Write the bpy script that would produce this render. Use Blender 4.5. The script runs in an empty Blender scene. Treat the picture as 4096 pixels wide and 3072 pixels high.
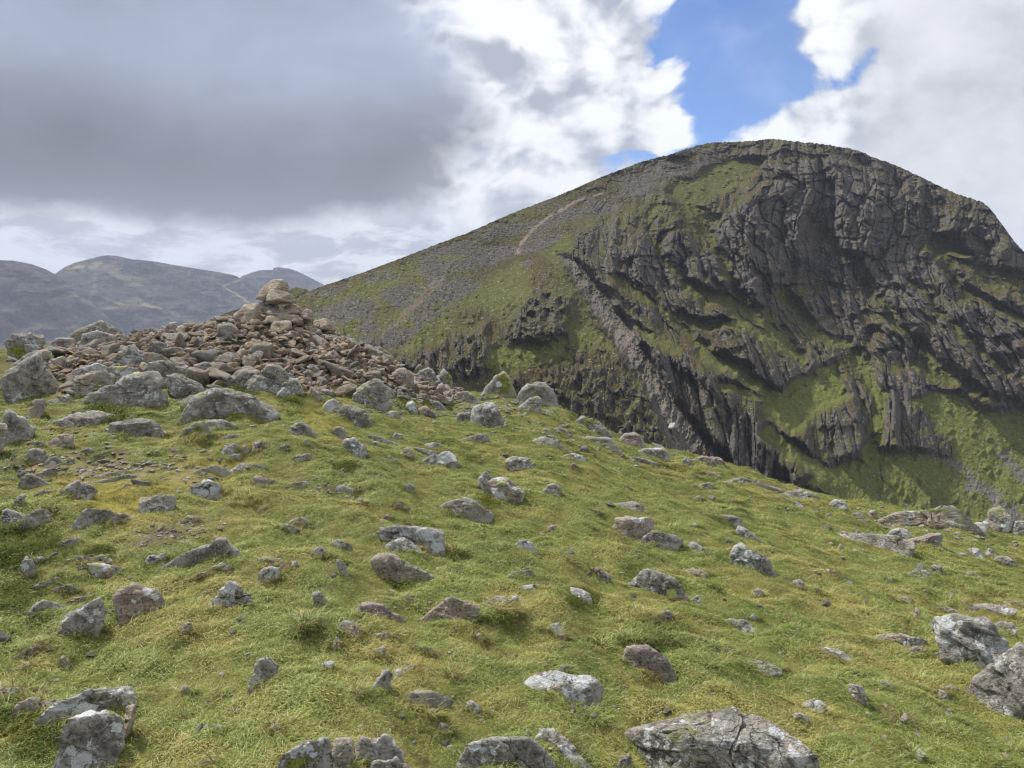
import bpy, math, random
import numpy as np
from mathutils import Vector, Matrix, noise as mn

random.seed(7)
RNG = np.random.default_rng(7)
SC = bpy.context.scene
COL = SC.collection
rad = math.radians

# ------------------------------------------------------------------ camera
PITCH = rad(7.4)
EYE = 1.6
F = 4096 * 26.0 / 36.0          # focal length in pixels of the 4096 px wide photograph
cam_d = bpy.data.cameras.new('camera')
cam = bpy.data.objects.new('camera', cam_d)
COL.objects.link(cam)
cam_d.lens = 26.0
cam_d.sensor_width = 36.0
cam_d.clip_start = 0.05
cam_d.clip_end = 60000
cam.location = (0, 0, EYE)
cam.rotation_euler = (math.pi / 2 - PITCH, 0, 0)
SC.camera = cam

SUN_EL, SUN_AZ = 52.0, -48.0     # azimuth from +Y (the view direction), negative is left
SUN_STRENGTH, SUN_ANGLE = 4.4, 6.0
EXPOSURE = 0.35

def ray(px, py):
    """unit direction(s) towards a point of the photograph (4096 px wide)"""
    x = (np.asarray(px, float) - 2048) / F
    u = (1536 - np.asarray(py, float)) / F
    c, s = math.cos(PITCH), math.sin(PITCH)
    d = np.stack([x + 0 * u, c + s * u, -s + c * u + 0 * x], -1)
    return d / np.linalg.norm(d, axis=-1, keepdims=True)

def azel(px, py):
    d = ray(px, py)
    return np.degrees(np.arctan2(d[..., 0], d[..., 1])), np.degrees(np.arcsin(d[..., 2]))

T = 4096 / 2212.0                # outlines noted on a 2212 px wide view

# ------------------------------------------------------------------ node helpers
class N:
    """a tiny expression builder over a node tree"""
    def __init__(s, nt): s.nt = nt
    def new(s, t, **k):
        n = s.nt.nodes.new(t)
        for a, b in k.items(): setattr(n, a, b)
        return n
    def put(s, sock, v):
        if v is None: return
        if hasattr(v, 'is_output') or isinstance(v, bpy.types.NodeSocket): s.nt.links.new(v, sock)
        else: sock.default_value = v
    def m(s, op, a, b=None, c=None, clamp=False):
        n = s.new('ShaderNodeMath', operation=op, use_clamp=clamp)
        s.put(n.inputs[0], a); s.put(n.inputs[1], b); s.put(n.inputs[2], c)
        return n.outputs[0]
    def add(s, a, b): return s.m('ADD', a, b)
    def sub(s, a, b): return s.m('SUBTRACT', a, b)
    def mul(s, a, b): return s.m('MULTIPLY', a, b)
    def ss(s, x, lo, hi, a=0.0, b=1.0):
        n = s.new('ShaderNodeMapRange', interpolation_type='SMOOTHSTEP')
        s.put(n.inputs[0], x); s.put(n.inputs[1], lo); s.put(n.inputs[2], hi)
        s.put(n.inputs[3], a); s.put(n.inputs[4], b)
        return n.outputs[0]
    def lin(s, x, lo, hi, a=0.0, b=1.0):
        n = s.new('ShaderNodeMapRange')
        s.put(n.inputs[0], x); s.put(n.inputs[1], lo); s.put(n.inputs[2], hi)
        s.put(n.inputs[3], a); s.put(n.inputs[4], b)
        return n.outputs[0]
    def mix(s, f, a, b, mode='MIX'):
        n = s.new('ShaderNodeMix', data_type='RGBA', blend_type=mode)
        s.put(n.inputs[0], f)
        for k, v in ((6, a), (7, b)):
            if isinstance(v, (tuple, list)) and len(v) == 3: v = (*v, 1)
            s.put(n.inputs[k], v)
        return n.outputs[2]
    def noise(s, vec, scale, detail=4, rough=0.55, dist=0.0, typ='FBM', out=0):
        n = s.new('ShaderNodeTexNoise')
        if typ != 'FBM': n.noise_type = typ
        s.put(n.inputs['Vector'], vec)
        n.inputs['Scale'].default_value = scale
        n.inputs['Detail'].default_value = detail
        n.inputs['Roughness'].default_value = rough
        n.inputs['Distortion'].default_value = dist
        return n.outputs[out]
    def vor(s, vec, scale, feature='F1', rnd=1.0, out='Distance', detail=0.0):
        n = s.new('ShaderNodeTexVoronoi', feature=feature)
        s.put(n.inputs['Vector'], vec)
        n.inputs['Scale'].default_value = scale
        n.inputs['Randomness'].default_value = rnd
        if 'Detail' in n.inputs: n.inputs['Detail'].default_value = detail
        return n.outputs[out]
    def vmul(s, v, k):
        n = s.new('ShaderNodeVectorMath', operation='MULTIPLY')
        s.put(n.inputs[0], v); n.inputs[1].default_value = k
        return n.outputs[0]
    def vadd(s, v, k):
        n = s.new('ShaderNodeVectorMath', operation='ADD')
        s.put(n.inputs[0], v); s.put(n.inputs[1], k)
        return n.outputs[0]
    def curve(s, x, pts, x0, x1, y0, y1):
        """piecewise curve y(x); pts in real units, the node works on 0..1"""
        n = s.new('ShaderNodeFloatCurve')
        cm = n.mapping
        cm.use_clip = False
        cv = cm.curves[0]
        P = [((a - x0) / (x1 - x0), (b - y0) / (y1 - y0)) for a, b in sorted(pts)]
        cv.points[0].location = P[0]; cv.points[1].location = P[-1]
        for p in P[1:-1]: cv.points.new(*p)
        cm.extend = 'HORIZONTAL'
        cm.update()
        s.put(n.inputs[1], s.lin(x, x0, x1))
        return s.lin(n.outputs[0], 0.0, 1.0, y0, y1)

# ------------------------------------------------------------------ world: blue Nishita sky behind broken cloud
def build_world():
    w = bpy.data.worlds.new('World'); SC.world = w; w.use_nodes = True
    nt = w.node_tree; nt.nodes.clear(); g = N(nt)
    out = g.new('ShaderNodeOutputWorld'); bg = g.new('ShaderNodeBackground')
    nt.links.new(bg.outputs[0], out.inputs[0])
    sky = g.new('ShaderNodeTexSky', sky_type='NISHITA', sun_disc=False)
    sky.sun_elevation = rad(SUN_EL); sky.sun_rotation = rad(SUN_AZ); sky.altitude = 800
    sky.dust_density = 0.6; sky.ozone_density = 2.0
    tc = g.new('ShaderNodeTexCoord').outputs['Generated']
    sep = g.new('ShaderNodeSeparateXYZ'); nt.links.new(tc, sep.inputs[0])
    x, y, z = sep.outputs
    az = g.mul(g.m('ARCTAN2', x, y), 180 / math.pi)
    el = g.mul(g.m('ARCSINE', z), 180 / math.pi)
    def E(pts): # el -> az
        r = []
        for px, py in pts:
            a, e = azel(px * T, py * T); r.append((float(e), float(a)))
        return r
    def A(pts): # az -> el
        r = []
        for px, py in pts:
            a, e = azel(px * T, py * T); r.append((float(a), float(e)))
        return r
    flat = g.vmul(tc, (1.0, 1.0, 1.5))
    warp = g.noise(tc, 5.0, 3, 0.5, out=1)
    wsub = g.vadd(warp, (-0.5, -0.5, -0.5))
    wv = g.vadd(flat, g.vmul(wsub, (0.10, 0.10, 0.10)))
    nL = g.noise(flat, 3.2, 2, 0.5)
    nM = g.noise(wv, 9.0, 8, 0.58)
    bil = g.vor(wv, 15.0, 'F1', detail=2.0)
    bil2 = g.vor(g.vadd(wv, (0.3, 0.1, 0.7)), 6.5, 'F1', detail=2.0)
    puff = g.sub(g.mul(nM, 1.3), g.mul(bil, 0.55))           # lumpy cauliflower field, about 0.2 .. 0.6
    # ---- blue gap between the two cumulus masses
    gl = g.curve(el, E([(1395, -400), (1405, -60), (1402, 60), (1440, 110), (1462, 165), (1455, 215), (1475, 245), (1492, 275), (1500, 310), (1425, 322), (1395, 345), (1450, 420)]), -10, 90, -60, 60)
    gr = g.curve(el, E([(1700, -400), (1738, -20), (1722, 60), (1752, 100), (1766, 145), (1762, 185), (1715, 208), (1650, 225), (1607, 262), (1580, 300), (1560, 360), (1500, 420)]), -10, 90, -60, 60)
    fl = g.mul(g.sub(puff, 0.22), 9.0)
    a1 = g.ss(g.add(g.sub(az, gl), g.mul(fl, -1.0)), -0.9, 1.5)
    a2 = g.ss(g.add(g.sub(gr, az), g.mul(fl, -1.0)), -0.9, 1.5)
    gap = g.mul(a1, a2)
    gap = g.mul(gap, g.ss(el, 45, 60, 1, 0))
    # a few soft wisps over the blue
    gap = g.mul(gap, g.ss(g.noise(wv, 5.5, 6, 0.6), 0.36, 0.60, 1.0, 0.86))
    # ---- bright clouds: lit heads, blue grey hollows
    t = g.add(g.mul(g.sub(0.50, bil2), 0.55), g.mul(g.sub(nM, 0.5), 2.6))
    t = g.add(t, g.mul(g.sub(0.45, bil), 0.45))
    t = g.add(t, g.mul(g.sub(g.noise(g.vadd(wv, (0.02, -0.01, 0.045)), 9.0, 4, 0.55), nM), -3.2))   # the sunlit upper left of each head
    shf = g.vor(g.vadd(wv, (0.018, -0.012, 0.032)), 15.0, 'F1', detail=2.0)
    t = g.add(t, g.mul(g.sub(bil, shf), -1.5))
    t = g.add(t, g.mul(g.sub(nL, 0.5), 0.5))
    t = g.ss(t, -1.60, 0.42)
    bright = g.mix(t, (0.36, 0.395, 0.47), (0.82, 0.845, 0.87))
    # the right hand mass is flatter and greyer away from its edge
    rmask = g.ss(az, azel(1800 * T, 200)[0].item(), azel(1960 * T, 200)[0].item())
    greyr = g.mix(g.ss(g.noise(wv, 3.6, 7, 0.6), 0.36, 0.62), (0.40, 0.42, 0.46), (0.66, 0.675, 0.69))
    bright = g.mix(g.mul(rmask, 0.85), bright, greyr)
    # low bright band near the horizon: stretched, brightest on the left
    st = g.vmul(wv, (1.0, 1.0, 2.2))
    band = g.mix(g.ss(g.add(g.noise(st, 7.5, 8, 0.64, 0.2), g.mul(g.sub(nL, 0.5), 0.3)), 0.43, 0.56), (0.36, 0.39, 0.44), (0.74, 0.77, 0.79))
    low = g.mul(g.ss(el, 3.0, 7.5, 1, 0), g.ss(az, -8, 6, 1, 0))
    bright = g.mix(low, bright, band)
    # ---- the big dark cloud, upper left
    bot = g.curve(az, A([(-900, 400), (-200, 440), (0, 452), (150, 462), (300, 482), (450, 488), (600, 492), (700, 486), (800, 468), (900, 452), (960, 440), (1100, 420)]), -90, 60, -20, 60)
    rt = g.curve(el, E([(920, -800), (950, -60), (985, 60), (1020, 130), (1070, 200), (1085, 260), (1055, 330), (1000, 400), (960, 470), (940, 560)]), -10, 90, -60, 60)
    wob = g.mul(g.sub(g.noise(flat, 7.0, 6, 0.6), 0.5), 5.0)
    above = g.sub(el, g.add(bot, g.mul(wob, 0.9)))
    m1 = g.ss(above, -1.1, 1.4)
    m2 = g.ss(g.add(g.sub(rt, az), g.mul(fl, 0.8)), -1.0, 4.0)
    dark = g.mul(m1, m2)
    h = g.curve(above, [(-2, 0.30), (0.3, 0.175), (3, 0.155), (6, 0.205), (9, 0.29), (12, 0.335), (17, 0.32), (22, 0.29), (30, 0.32), (50, 0.5)], -10, 90, 0, 1)
    soft = g.add(g.mul(g.sub(g.noise(g.vmul(wv, (1, 1, 1.6)), 3.6, 7, 0.52, 0.3), 0.5), 0.95), 1.0)
    h = g.mul(h, soft)
    # paler towards the bright right edge
    h = g.add(h, g.mul(g.ss(g.sub(rt, az), 0, 7, 1, 0), 0.10))
    dcol = g.new('ShaderNodeCombineColor')
    blu = g.ss(above, 2, 11)
    nt.links.new(g.mul(h, g.lin(blu, 0, 1, 0.94, 0.87)), dcol.inputs[0]); nt.links.new(h, dcol.inputs[1]); nt.links.new(g.mul(h, g.lin(blu, 0, 1, 1.12, 1.30)), dcol.inputs[2])
    cl = g.mix(dark, bright, dcol.outputs[0])
    nis = g.new('ShaderNodeVectorMath', operation='MULTIPLY')
    nt.links.new(sky.outputs[0], nis.inputs[0]); nis.inputs[1].default_value = (0.56, 0.78, 1.14)
    # background strength 0.1 is the sky's own; clouds are given in display units, so times ten
    cl10 = g.new('ShaderNodeVectorMath', operation='SCALE')
    nt.links.new(cl, cl10.inputs[0]); cl10.inputs['Scale'].default_value = 10.0
    col = g.mix(gap, cl10.outputs[0], nis.outputs[0])
    nt.links.new(col, bg.inputs[0]); bg.inputs[1].default_value = 0.1
    w.cycles.sampling_method = 'MANUAL'; w.cycles.sample_map_resolution = 512
build_world()

sun_d = bpy.data.lights.new('sun', 'SUN'); sun = bpy.data.objects.new('sun', sun_d); COL.objects.link(sun)
sun_d.energy = SUN_STRENGTH; sun_d.angle = rad(SUN_ANGLE); sun_d.color = (1.0, 0.955, 0.88)
_a, _e = rad(SUN_AZ), rad(SUN_EL)
sd = Vector((math.sin(_a) * math.cos(_e), math.cos(_a) * math.cos(_e), math.sin(_e)))
sun.rotation_euler = sd.to_track_quat('Z', 'Y').to_euler()
vs = SC.view_settings
SC.display_settings.display_device = 'sRGB'
vs.view_transform = 'Standard'; vs.look = 'None'; vs.gamma = 1; vs.use_curve_mapping = False
vs.exposure = EXPOSURE
SC.render.engine = 'CYCLES'
SC.cycles.max_bounces = 6
SC.cycles.diffuse_bounces = 3
SC.cycles.glossy_bounces = 2
SC.cycles.transmission_bounces = 2
SC.cycles.volume_bounces = 1
SC.cycles.use_adaptive_sampling = True
SC.cycles.adaptive_threshold = 0.008
SC.cycles.use_denoising = True
SC.cycles.sample_clamp_indirect = 6.0
SC.cycles.filter_width = 1.25

# ------------------------------------------------------------------ numeric noise
_perm = np.random.default_rng(11).permutation(256).astype(np.int64)
_perm = np.concatenate([_perm, _perm, _perm])
_gr = np.random.default_rng(12).normal(size=(256, 3)); _gr /= np.linalg.norm(_gr, axis=1, keepdims=True)
_gr = _gr.astype(np.float32)

def perlin(x, y, z=0.0):
    x = np.asarray(x, np.float32); y = np.asarray(y, np.float32); z = np.asarray(z, np.float32)
    x, y, z = np.broadcast_arrays(x, y, z)
    xi, yi, zi = np.floor(x), np.floor(y), np.floor(z)
    fx, fy, fz = x - xi, y - yi, z - zi
    xi = xi.astype(np.int64) & 255; yi = yi.astype(np.int64) & 255; zi = zi.astype(np.int64) & 255
    u, v, w = (t * t * t * (t * (t * 6 - 15) + 10) for t in (fx, fy, fz))
    def g(dx, dy, dz):
        h = _perm[_perm[_perm[(xi + dx) & 255] + ((yi + dy) & 255)] + ((zi + dz) & 255)]
        G = _gr[h]
        return G[..., 0] * (fx - dx) + G[..., 1] * (fy - dy) + G[..., 2] * (fz - dz)
    def l(a, b, t): return a + t * (b - a)
    return 1.6 * l(l(l(g(0,0,0), g(1,0,0), u), l(g(0,1,0), g(1,1,0), u), v),
                   l(l(g(0,0,1), g(1,0,1), u), l(g(0,1,1), g(1,1,1), u), v), w)

def fbm(x, y, z=0.0, o=4, gain=0.5, lac=2.03):
    a, s = 1.0, 0.0
    x = np.asarray(x, float); y = np.asarray(y, float); z = np.asarray(z, float)
    for k in range(o):
        s = s + a * perlin(x + 17.3 * k, y - 9.1 * k, z + 5.7 * k)
        x, y, z = x * lac, y * lac, z * lac; a *= gain
    return s

def ridged(x, y, z=0.0, o=4, gain=0.5, lac=2.1):
    a, s = 1.0, 0.0
    x = np.asarray(x, float); y = np.asarray(y, float); z = np.asarray(z, float)
    for k in range(o):
        s = s + a * (1 - 2.2 * np.abs(perlin(x + 31.3 * k, y + 4.1 * k, z)))
        x, y, z = x * lac, y * lac, z * lac; a *= gain
    return s

def worley(x, y, seed=0):
    """F1, F2, cell random"""
    x = np.asarray(x, float); y = np.asarray(y, float)
    xi, yi = np.floor(x).astype(np.int64), np.floor(y).astype(np.int64)
    f1 = np.full(x.shape, 9.0); f2 = np.full(x.shape, 9.0); rid = np.zeros(x.shape)
    for dx in (-1, 0, 1):
        for dy in (-1, 0, 1):
            cx, cy = xi + dx, yi + dy
            h = _perm[_perm[(cx + seed) & 255] + (cy & 255)]
            jx = h / 255.0; jy = _perm[h + 7] / 255.0
            d = np.hypot(cx + jx - x, cy + jy - y)
            nr = d < f1
            f2 = np.where(nr, f1, np.minimum(f2, d)); rid = np.where(nr, _perm[h + 91] / 255.0, rid); f1 = np.where(nr, d, f1)
    return f1, f2, rid

def sst(x, a, b):
    t = np.clip((x - a) / (b - a), 0, 1); return t * t * (3 - 2 * t)

def seg_dist(px, py, pts, widths=None):
    """distance of points to a polyline; with widths, also the interpolated width there and side sign"""
    best = np.full(np.shape(px), 1e9); wd = np.zeros(np.shape(px)); sd_ = np.zeros(np.shape(px))
    for i in range(len(pts) - 1):
        ax, ay = pts[i]; bx, by = pts[i + 1]
        dx, dy = bx - ax, by - ay
        t = np.clip(((px - ax) * dx + (py - ay) * dy) / (dx * dx + dy * dy), 0, 1)
        d = np.hypot(px - ax - t * dx, py - ay - t * dy)
        side = np.sign((px - ax) * dy - (py - ay) * dx)
        m = d < best
        best = np.where(m, d, best); sd_ = np.where(m, side, sd_)
        if widths is not None: wd = np.where(m, widths[i] * (1 - t) + widths[i + 1] * t, wd)
    return best, wd, sd_

def poly_sd(px, py, pts):
    """signed distance to a polygon, positive inside"""
    n = len(pts); inside = np.zeros(np.shape(px), bool); best = np.full(np.shape(px), 1e9)
    for i in range(n):
        ax, ay = pts[i]; bx, by = pts[(i + 1) % n]
        dx, dy = bx - ax, by - ay
        t = np.clip(((px - ax) * dx + (py - ay) * dy) / (dx * dx + dy * dy + 1e-9), 0, 1)
        best = np.minimum(best, np.hypot(px - ax - t * dx, py - ay - t * dy))
        c = ((ay > py) != (by > py)) & (px < (bx - ax) * (py - ay) / (by - ay + 1e-12) + ax)
        inside ^= c
    return np.where(inside, best, -best)

# ------------------------------------------------------------------ object helpers
def mesh_from(name, V, Fc, mat=None, smooth=True):
    me = bpy.data.meshes.new(name)
    V = np.asarray(V, np.float32); Fc = np.asarray(Fc, np.int32)
    n, k = Fc.shape
    me.vertices.add(len(V)); me.vertices.foreach_set('co', V.ravel())
    me.loops.add(n * k); me.loops.foreach_set('vertex_index', Fc.ravel())
    me.polygons.add(n)
    me.polygons.foreach_set('loop_start', np.arange(0, n * k, k, dtype=np.int32))
    me.polygons.foreach_set('use_smooth', np.full(n, smooth))
    me.update(calc_edges=True)
    if mat: me.materials.append(mat)
    return me

def grid_faces(nu, nv, wrap=False):
    i = np.arange(nu - (0 if wrap else 1))[:, None]; j = np.arange(nv - 1)[None, :]
    i2 = (i + 1) % nu
    return np.stack([i * nv + j, i2 * nv + j, i2 * nv + j + 1, i * nv + j + 1], -1).reshape(-1, 4)

def attr(me, name, vals):
    a = me.attributes.new(name, 'FLOAT', 'POINT'); a.data.foreach_set('value', np.asarray(vals, np.float32).ravel())

def link(name, me, parent=None, loc=None):
    o = bpy.data.objects.new(name, me); COL.objects.link(o)
    if loc is not None: o.location = loc
    if parent: o.parent = parent
    return o

def tag(o, label=None, cat=None, group=None, kind=None):
    if label: o['label'] = label
    if cat: o['category'] = cat
    if group: o['group'] = group
    if kind: o['kind'] = kind
    return o

def new_mat(name, rough=0.9, spec=0.25):
    m = bpy.data.materials.new(name); m.use_nodes = True
    nt = m.node_tree; b = nt.nodes['Principled BSDF']
    b.inputs['Roughness'].default_value = rough
    b.inputs['Specular IOR Level'].default_value = spec
    g = N(nt)
    g.b = b
    g.geo = g.new('ShaderNodeNewGeometry')
    g.pos = g.geo.outputs['Position']
    def at(n):
        a = g.new('ShaderNodeAttribute'); a.attribute_name = n; return a.outputs['Fac']
    g.at = at
    def bump(h, strength, dist, normal=None):
        n = g.new('ShaderNodeBump'); n.inputs['Strength'].default_value = strength; n.inputs['Distance'].default_value = dist
        g.put(n.inputs['Height'], h); g.put(n.inputs['Normal'], normal)
        return n.outputs[0]
    g.bump = bump
    g.color = lambda c: g.put(b.inputs['Base Color'], c)
    g.normal = lambda c: g.put(b.inputs['Normal'], c)
    return m, g
# ------------------------------------------------------------------ near ground: the summit shelf of the fell
_crest = np.array([(-2500, 1500), (-1200, 1450), (-500, 1425), (0, 1412), (300, 1400), (500, 1385), (800, 1372), (1000, 1372), (1300, 1400), (1500, 1462),
                   (1700, 1535), (2000, 1590), (2222, 1640), (2407, 1725), (2686, 1812), (2900, 1865), (3152, 1945), (3400, 2010),
                   (3538, 2046), (3750, 2078), (3898, 2092), (4096, 2150), (4500, 2260), (5200, 2420), (7000, 2700)], float)
_ca, _ce = azel(_crest[:, 0], _crest[:, 1])
_ca = np.concatenate([[-180, -120], _ca, [120, 180]]); _ce = np.concatenate([[-9, -8], _ce, [-10, -9]])
_Ra = np.array([-180, -60, -40, -17, 0, 15, 25, 34, 60, 180]); _Rr = np.array([14, 14, 14.5, 14.5, 13.5, 12.5, 12, 12.5, 12, 14])
_TA = np.linspace(-180, 180, 3601)
def _sm(v, k=25):
    ker = np.hanning(k); ker /= ker.sum(); return np.convolve(np.pad(v, k, 'wrap'), ker, 'same')[k:-k]
_TE = _sm(np.interp(_TA, _ca, _ce), 15); _TR = _sm(np.interp(_TA, _Ra, _Rr), 101)
_TZ = EYE + _TR * np.tan(np.radians(_TE))
P_EXP = 1.3
MOUND = []   # filled below: (x, y, radius, height)

def base_h(x, y):
    r = np.hypot(x, y); a = np.degrees(np.arctan2(x, y))
    R = np.interp(a, _TA, _TR); zc = np.interp(a, _TA, _TZ)
    zin = zc * (np.minimum(r, R) / R) ** P_EXP
    d = np.maximum(r - R, 0)
    s0 = P_EXP * zc / R
    k = 0.11
    lim = (0.85 + s0) / (2 * k)
    zo = zc + np.where(d < lim, s0 * d - k * d * d, s0 * lim - k * lim * lim - 0.85 * (d - lim))
    return np.where(r < R, zin, zo)

def lumps(x, y, fine=True):
    r = np.hypot(x, y)
    s = 0.10 * fbm(x * 0.75, y * 0.75, 3.1, 3) + 0.055 * fbm(x * 2.6, y * 2.6, 9.0, 3)
    s = s + 0.035 * np.maximum(0, fbm(x * 1.5, y * 1.5, 21.0, 2) - 0.1)
    if fine: s = s + 0.009 * fbm(x * 11, y * 11, 1.0, 3)
    fall = sst(r, 0.6, 1.6)
    far = 1 + 0.25 * np.maximum(r - 18, 0)
    return s * fall * np.where(r < 18, 1, np.minimum(far, 8))

def mound_h(x, y):
    h = 0
    for mx, my, R_, hh, p in MOUND:
        d = np.hypot(x - mx, y - my) / R_
        h = np.maximum(h, hh * np.maximum(0, 1 - d) ** p)
    return h

SINK = []    # shallow dips and raised turf collars at rocks
def H(x, y, fine=True):
    x = np.asarray(x, float); y = np.asarray(y, float)
    return base_h(x, y) + lumps(x, y, fine) + mound_h(x, y)

def hit(px, py, rmax=40.0):
    """first point of the near ground on the ray(s) through a photograph pixel"""
    d = np.atleast_2d(ray(px, py)); n = len(d)
    t = np.full(n, 1.2); done = np.zeros(n, bool); prev = t.copy()
    alive = np.arange(n)
    for _ in range(420):
        ta = t[alive]; P = ta[:, None] * d[alive]
        below = (P[:, 2] + EYE) < H(P[:, 0], P[:, 1], False)
        done[alive[below]] = True
        go = alive[~below]
        go = go[t[go] < 60]
        prev[go] = t[go]; t[go] = t[go] * 1.01
        alive = go
        if len(alive) == 0: break
    lo, hi = prev.copy(), t.copy()
    for _ in range(14):
        mid = (lo + hi) / 2; P = mid[:, None] * d
        b = (P[:, 2] + EYE) < H(P[:, 0], P[:, 1], False)
        hi = np.where(b, mid, hi); lo = np.where(b, lo, mid)
    P = hi[:, None] * d; P[:, 2] += EYE
    ok = done & (np.hypot(P[:, 0], P[:, 1]) < rmax)
    return P, ok

# mound of the cairn and its apron of stones
def gp(px, r):
    a = math.atan2((px - 2048) / F, math.cos(PITCH)); return r * math.sin(a), r * math.cos(a)
_m = gp(1130, 12.3); CAIRN = _m
MOUND.append((*_m, 2.6, 0.74, 0.95))
_m = gp(820, 12.6); MOUND.append((*_m, 2.4, 0.38, 0.7))
_m = gp(450, 12.6); MOUND.append((*_m, 1.9, 0.22, 0.8))
_m = gp(1430, 11.6); MOUND.append((*_m, 1.5, 0.34, 1.0))

def build_ground(mat):
    az = np.concatenate([np.linspace(-180, -46, 50), np.linspace(-44, -37.5, 20), np.linspace(-37.4, 37.4, 640), np.linspace(37.6, 44, 20), np.linspace(46, 178, 50)])
    r = np.concatenate([[0.0, 0.4, 0.8, 1.2, 1.5], np.geomspace(1.7, 17.5, 430), np.geomspace(18, 380, 60)])
    A_, R_ = np.meshgrid(np.radians(az), r, indexing='ij')
    X, Y = R_ * np.sin(A_), R_ * np.cos(A_)
    Z = H(X, Y)
    V = np.stack([X, Y, Z], -1).reshape(-1, 3)
    me = mesh_from('ground', V, grid_faces(len(az), len(r), True)[:, ::-1], mat)
    # colour masks: bare stony soil and yellow moss along the worn strip behind the left foreground, bilberry left
    px, py = to_px(V)
    bare = np.exp(-(seg_dist(px, py, [(60, 1830), (330, 1875), (600, 1870), (800, 1905)])[0] / 70) ** 2)
    bare += 0.9 * np.exp(-(seg_dist(px, py, [(560, 2150), (720, 2130), (800, 2080)])[0] / 55) ** 2)
    bare += 0.45 * np.exp(-(seg_dist(px, py, [(1200, 1930), (1350, 1960), (1420, 2000)])[0] / 60) ** 2)
    yel = np.exp(-(seg_dist(px, py, [(150, 1870), (480, 1960), (560, 2030), (400, 2000), (700, 1900), (900, 1880)])[0] / 75) ** 2)
    yel += 0.7 * np.exp(-(seg_dist(px, py, [(1250, 1680), (1330, 1700)])[0] / 60) ** 2)
    infr = (V[:, 1] > 0)
    attr(me, 'bare', np.clip(bare * infr, 0, 1)); attr(me, 'yellow', np.clip(yel * infr, 0, 1))
    attr(me, 'mound', sst(mound_h(V[:, 0], V[:, 1]), 0.03, 0.15))
    o = link('ground', me); tag(o, kind='structure')
    return o

def to_px(V):
    """photograph pixel of world points (only used to lay masks out)"""
    c, s = math.cos(PITCH), math.sin(PITCH)
    x = V[:, 0]; yy = V[:, 1]; zz = V[:, 2] - EYE
    fw = c * yy - s * zz; up = s * yy + c * zz
    fw = np.where(fw > 0.05, fw, 0.05)
    return 2048 + F * x / fw, 1536 - F * up / fw

def mat_ground():
    m, g = new_mat('turf soil', 0.95, 0.1)
    p = g.pos
    n1 = g.noise(p, 1.3, 5, 0.6); n2 = g.noise(p, 9, 5, 0.65); n3 = g.noise(p, 60, 4, 0.7)
    c = g.mix(g.ss(n1, 0.35, 0.65), (0.090, 0.105, 0.022), (0.150, 0.150, 0.038))
    c = g.mix(g.ss(n2, 0.42, 0.7), c, (0.085, 0.075, 0.030))
    c = g.mix(g.ss(n3, 0.35, 0.75, 0, 0.6), c, (0.21, 0.185, 0.075))
    yel = g.mul(g.at('yellow'), g.ss(n2, 0.35, 0.6))
    c = g.mix(yel, c, (0.36, 0.30, 0.07))
    bm = g.mul(g.mul(g.at('bare'), 0.7), g.ss(g.add(n2, g.mul(n3, 0.4)), 0.55, 0.78))
    c = g.mix(bm, c, (0.16, 0.135, 0.095))
    c = g.mix(g.mul(g.at('mound'), 0.9), c, (0.10, 0.078, 0.055))
    g.color(c)
    g.normal(g.bump(g.add(g.mul(n3, 0.6), n2), 0.6, 0.03))
    return m
build_ground(mat_ground())

# ------------------------------------------------------------------ far terrain sheets
def tps(pts, vals):
    P = np.array(pts, float) / 500.0; n = len(P)
    def U(r2): return np.where(r2 > 0, r2 * np.log(r2 + 1e-12), 0)
    K = U(((P[:, None] - P[None]) ** 2).sum(-1)) + np.eye(n) * 0.02
    Q = np.c_[np.ones(n), P]; L = np.block([[K, Q], [Q.T, np.zeros((3, 3))]])
    w = np.linalg.solve(L, np.r_[vals, 0, 0, 0])
    def f(x, y):
        x = np.asarray(x, float) / 500; y = np.asarray(y, float) / 500
        s = w[n] + w[n + 1] * x + w[n + 2] * y
        for i in range(n): s = s + w[i] * U((x - P[i, 0]) ** 2 + (y - P[i, 1]) ** 2)
        return s
    return f

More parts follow.
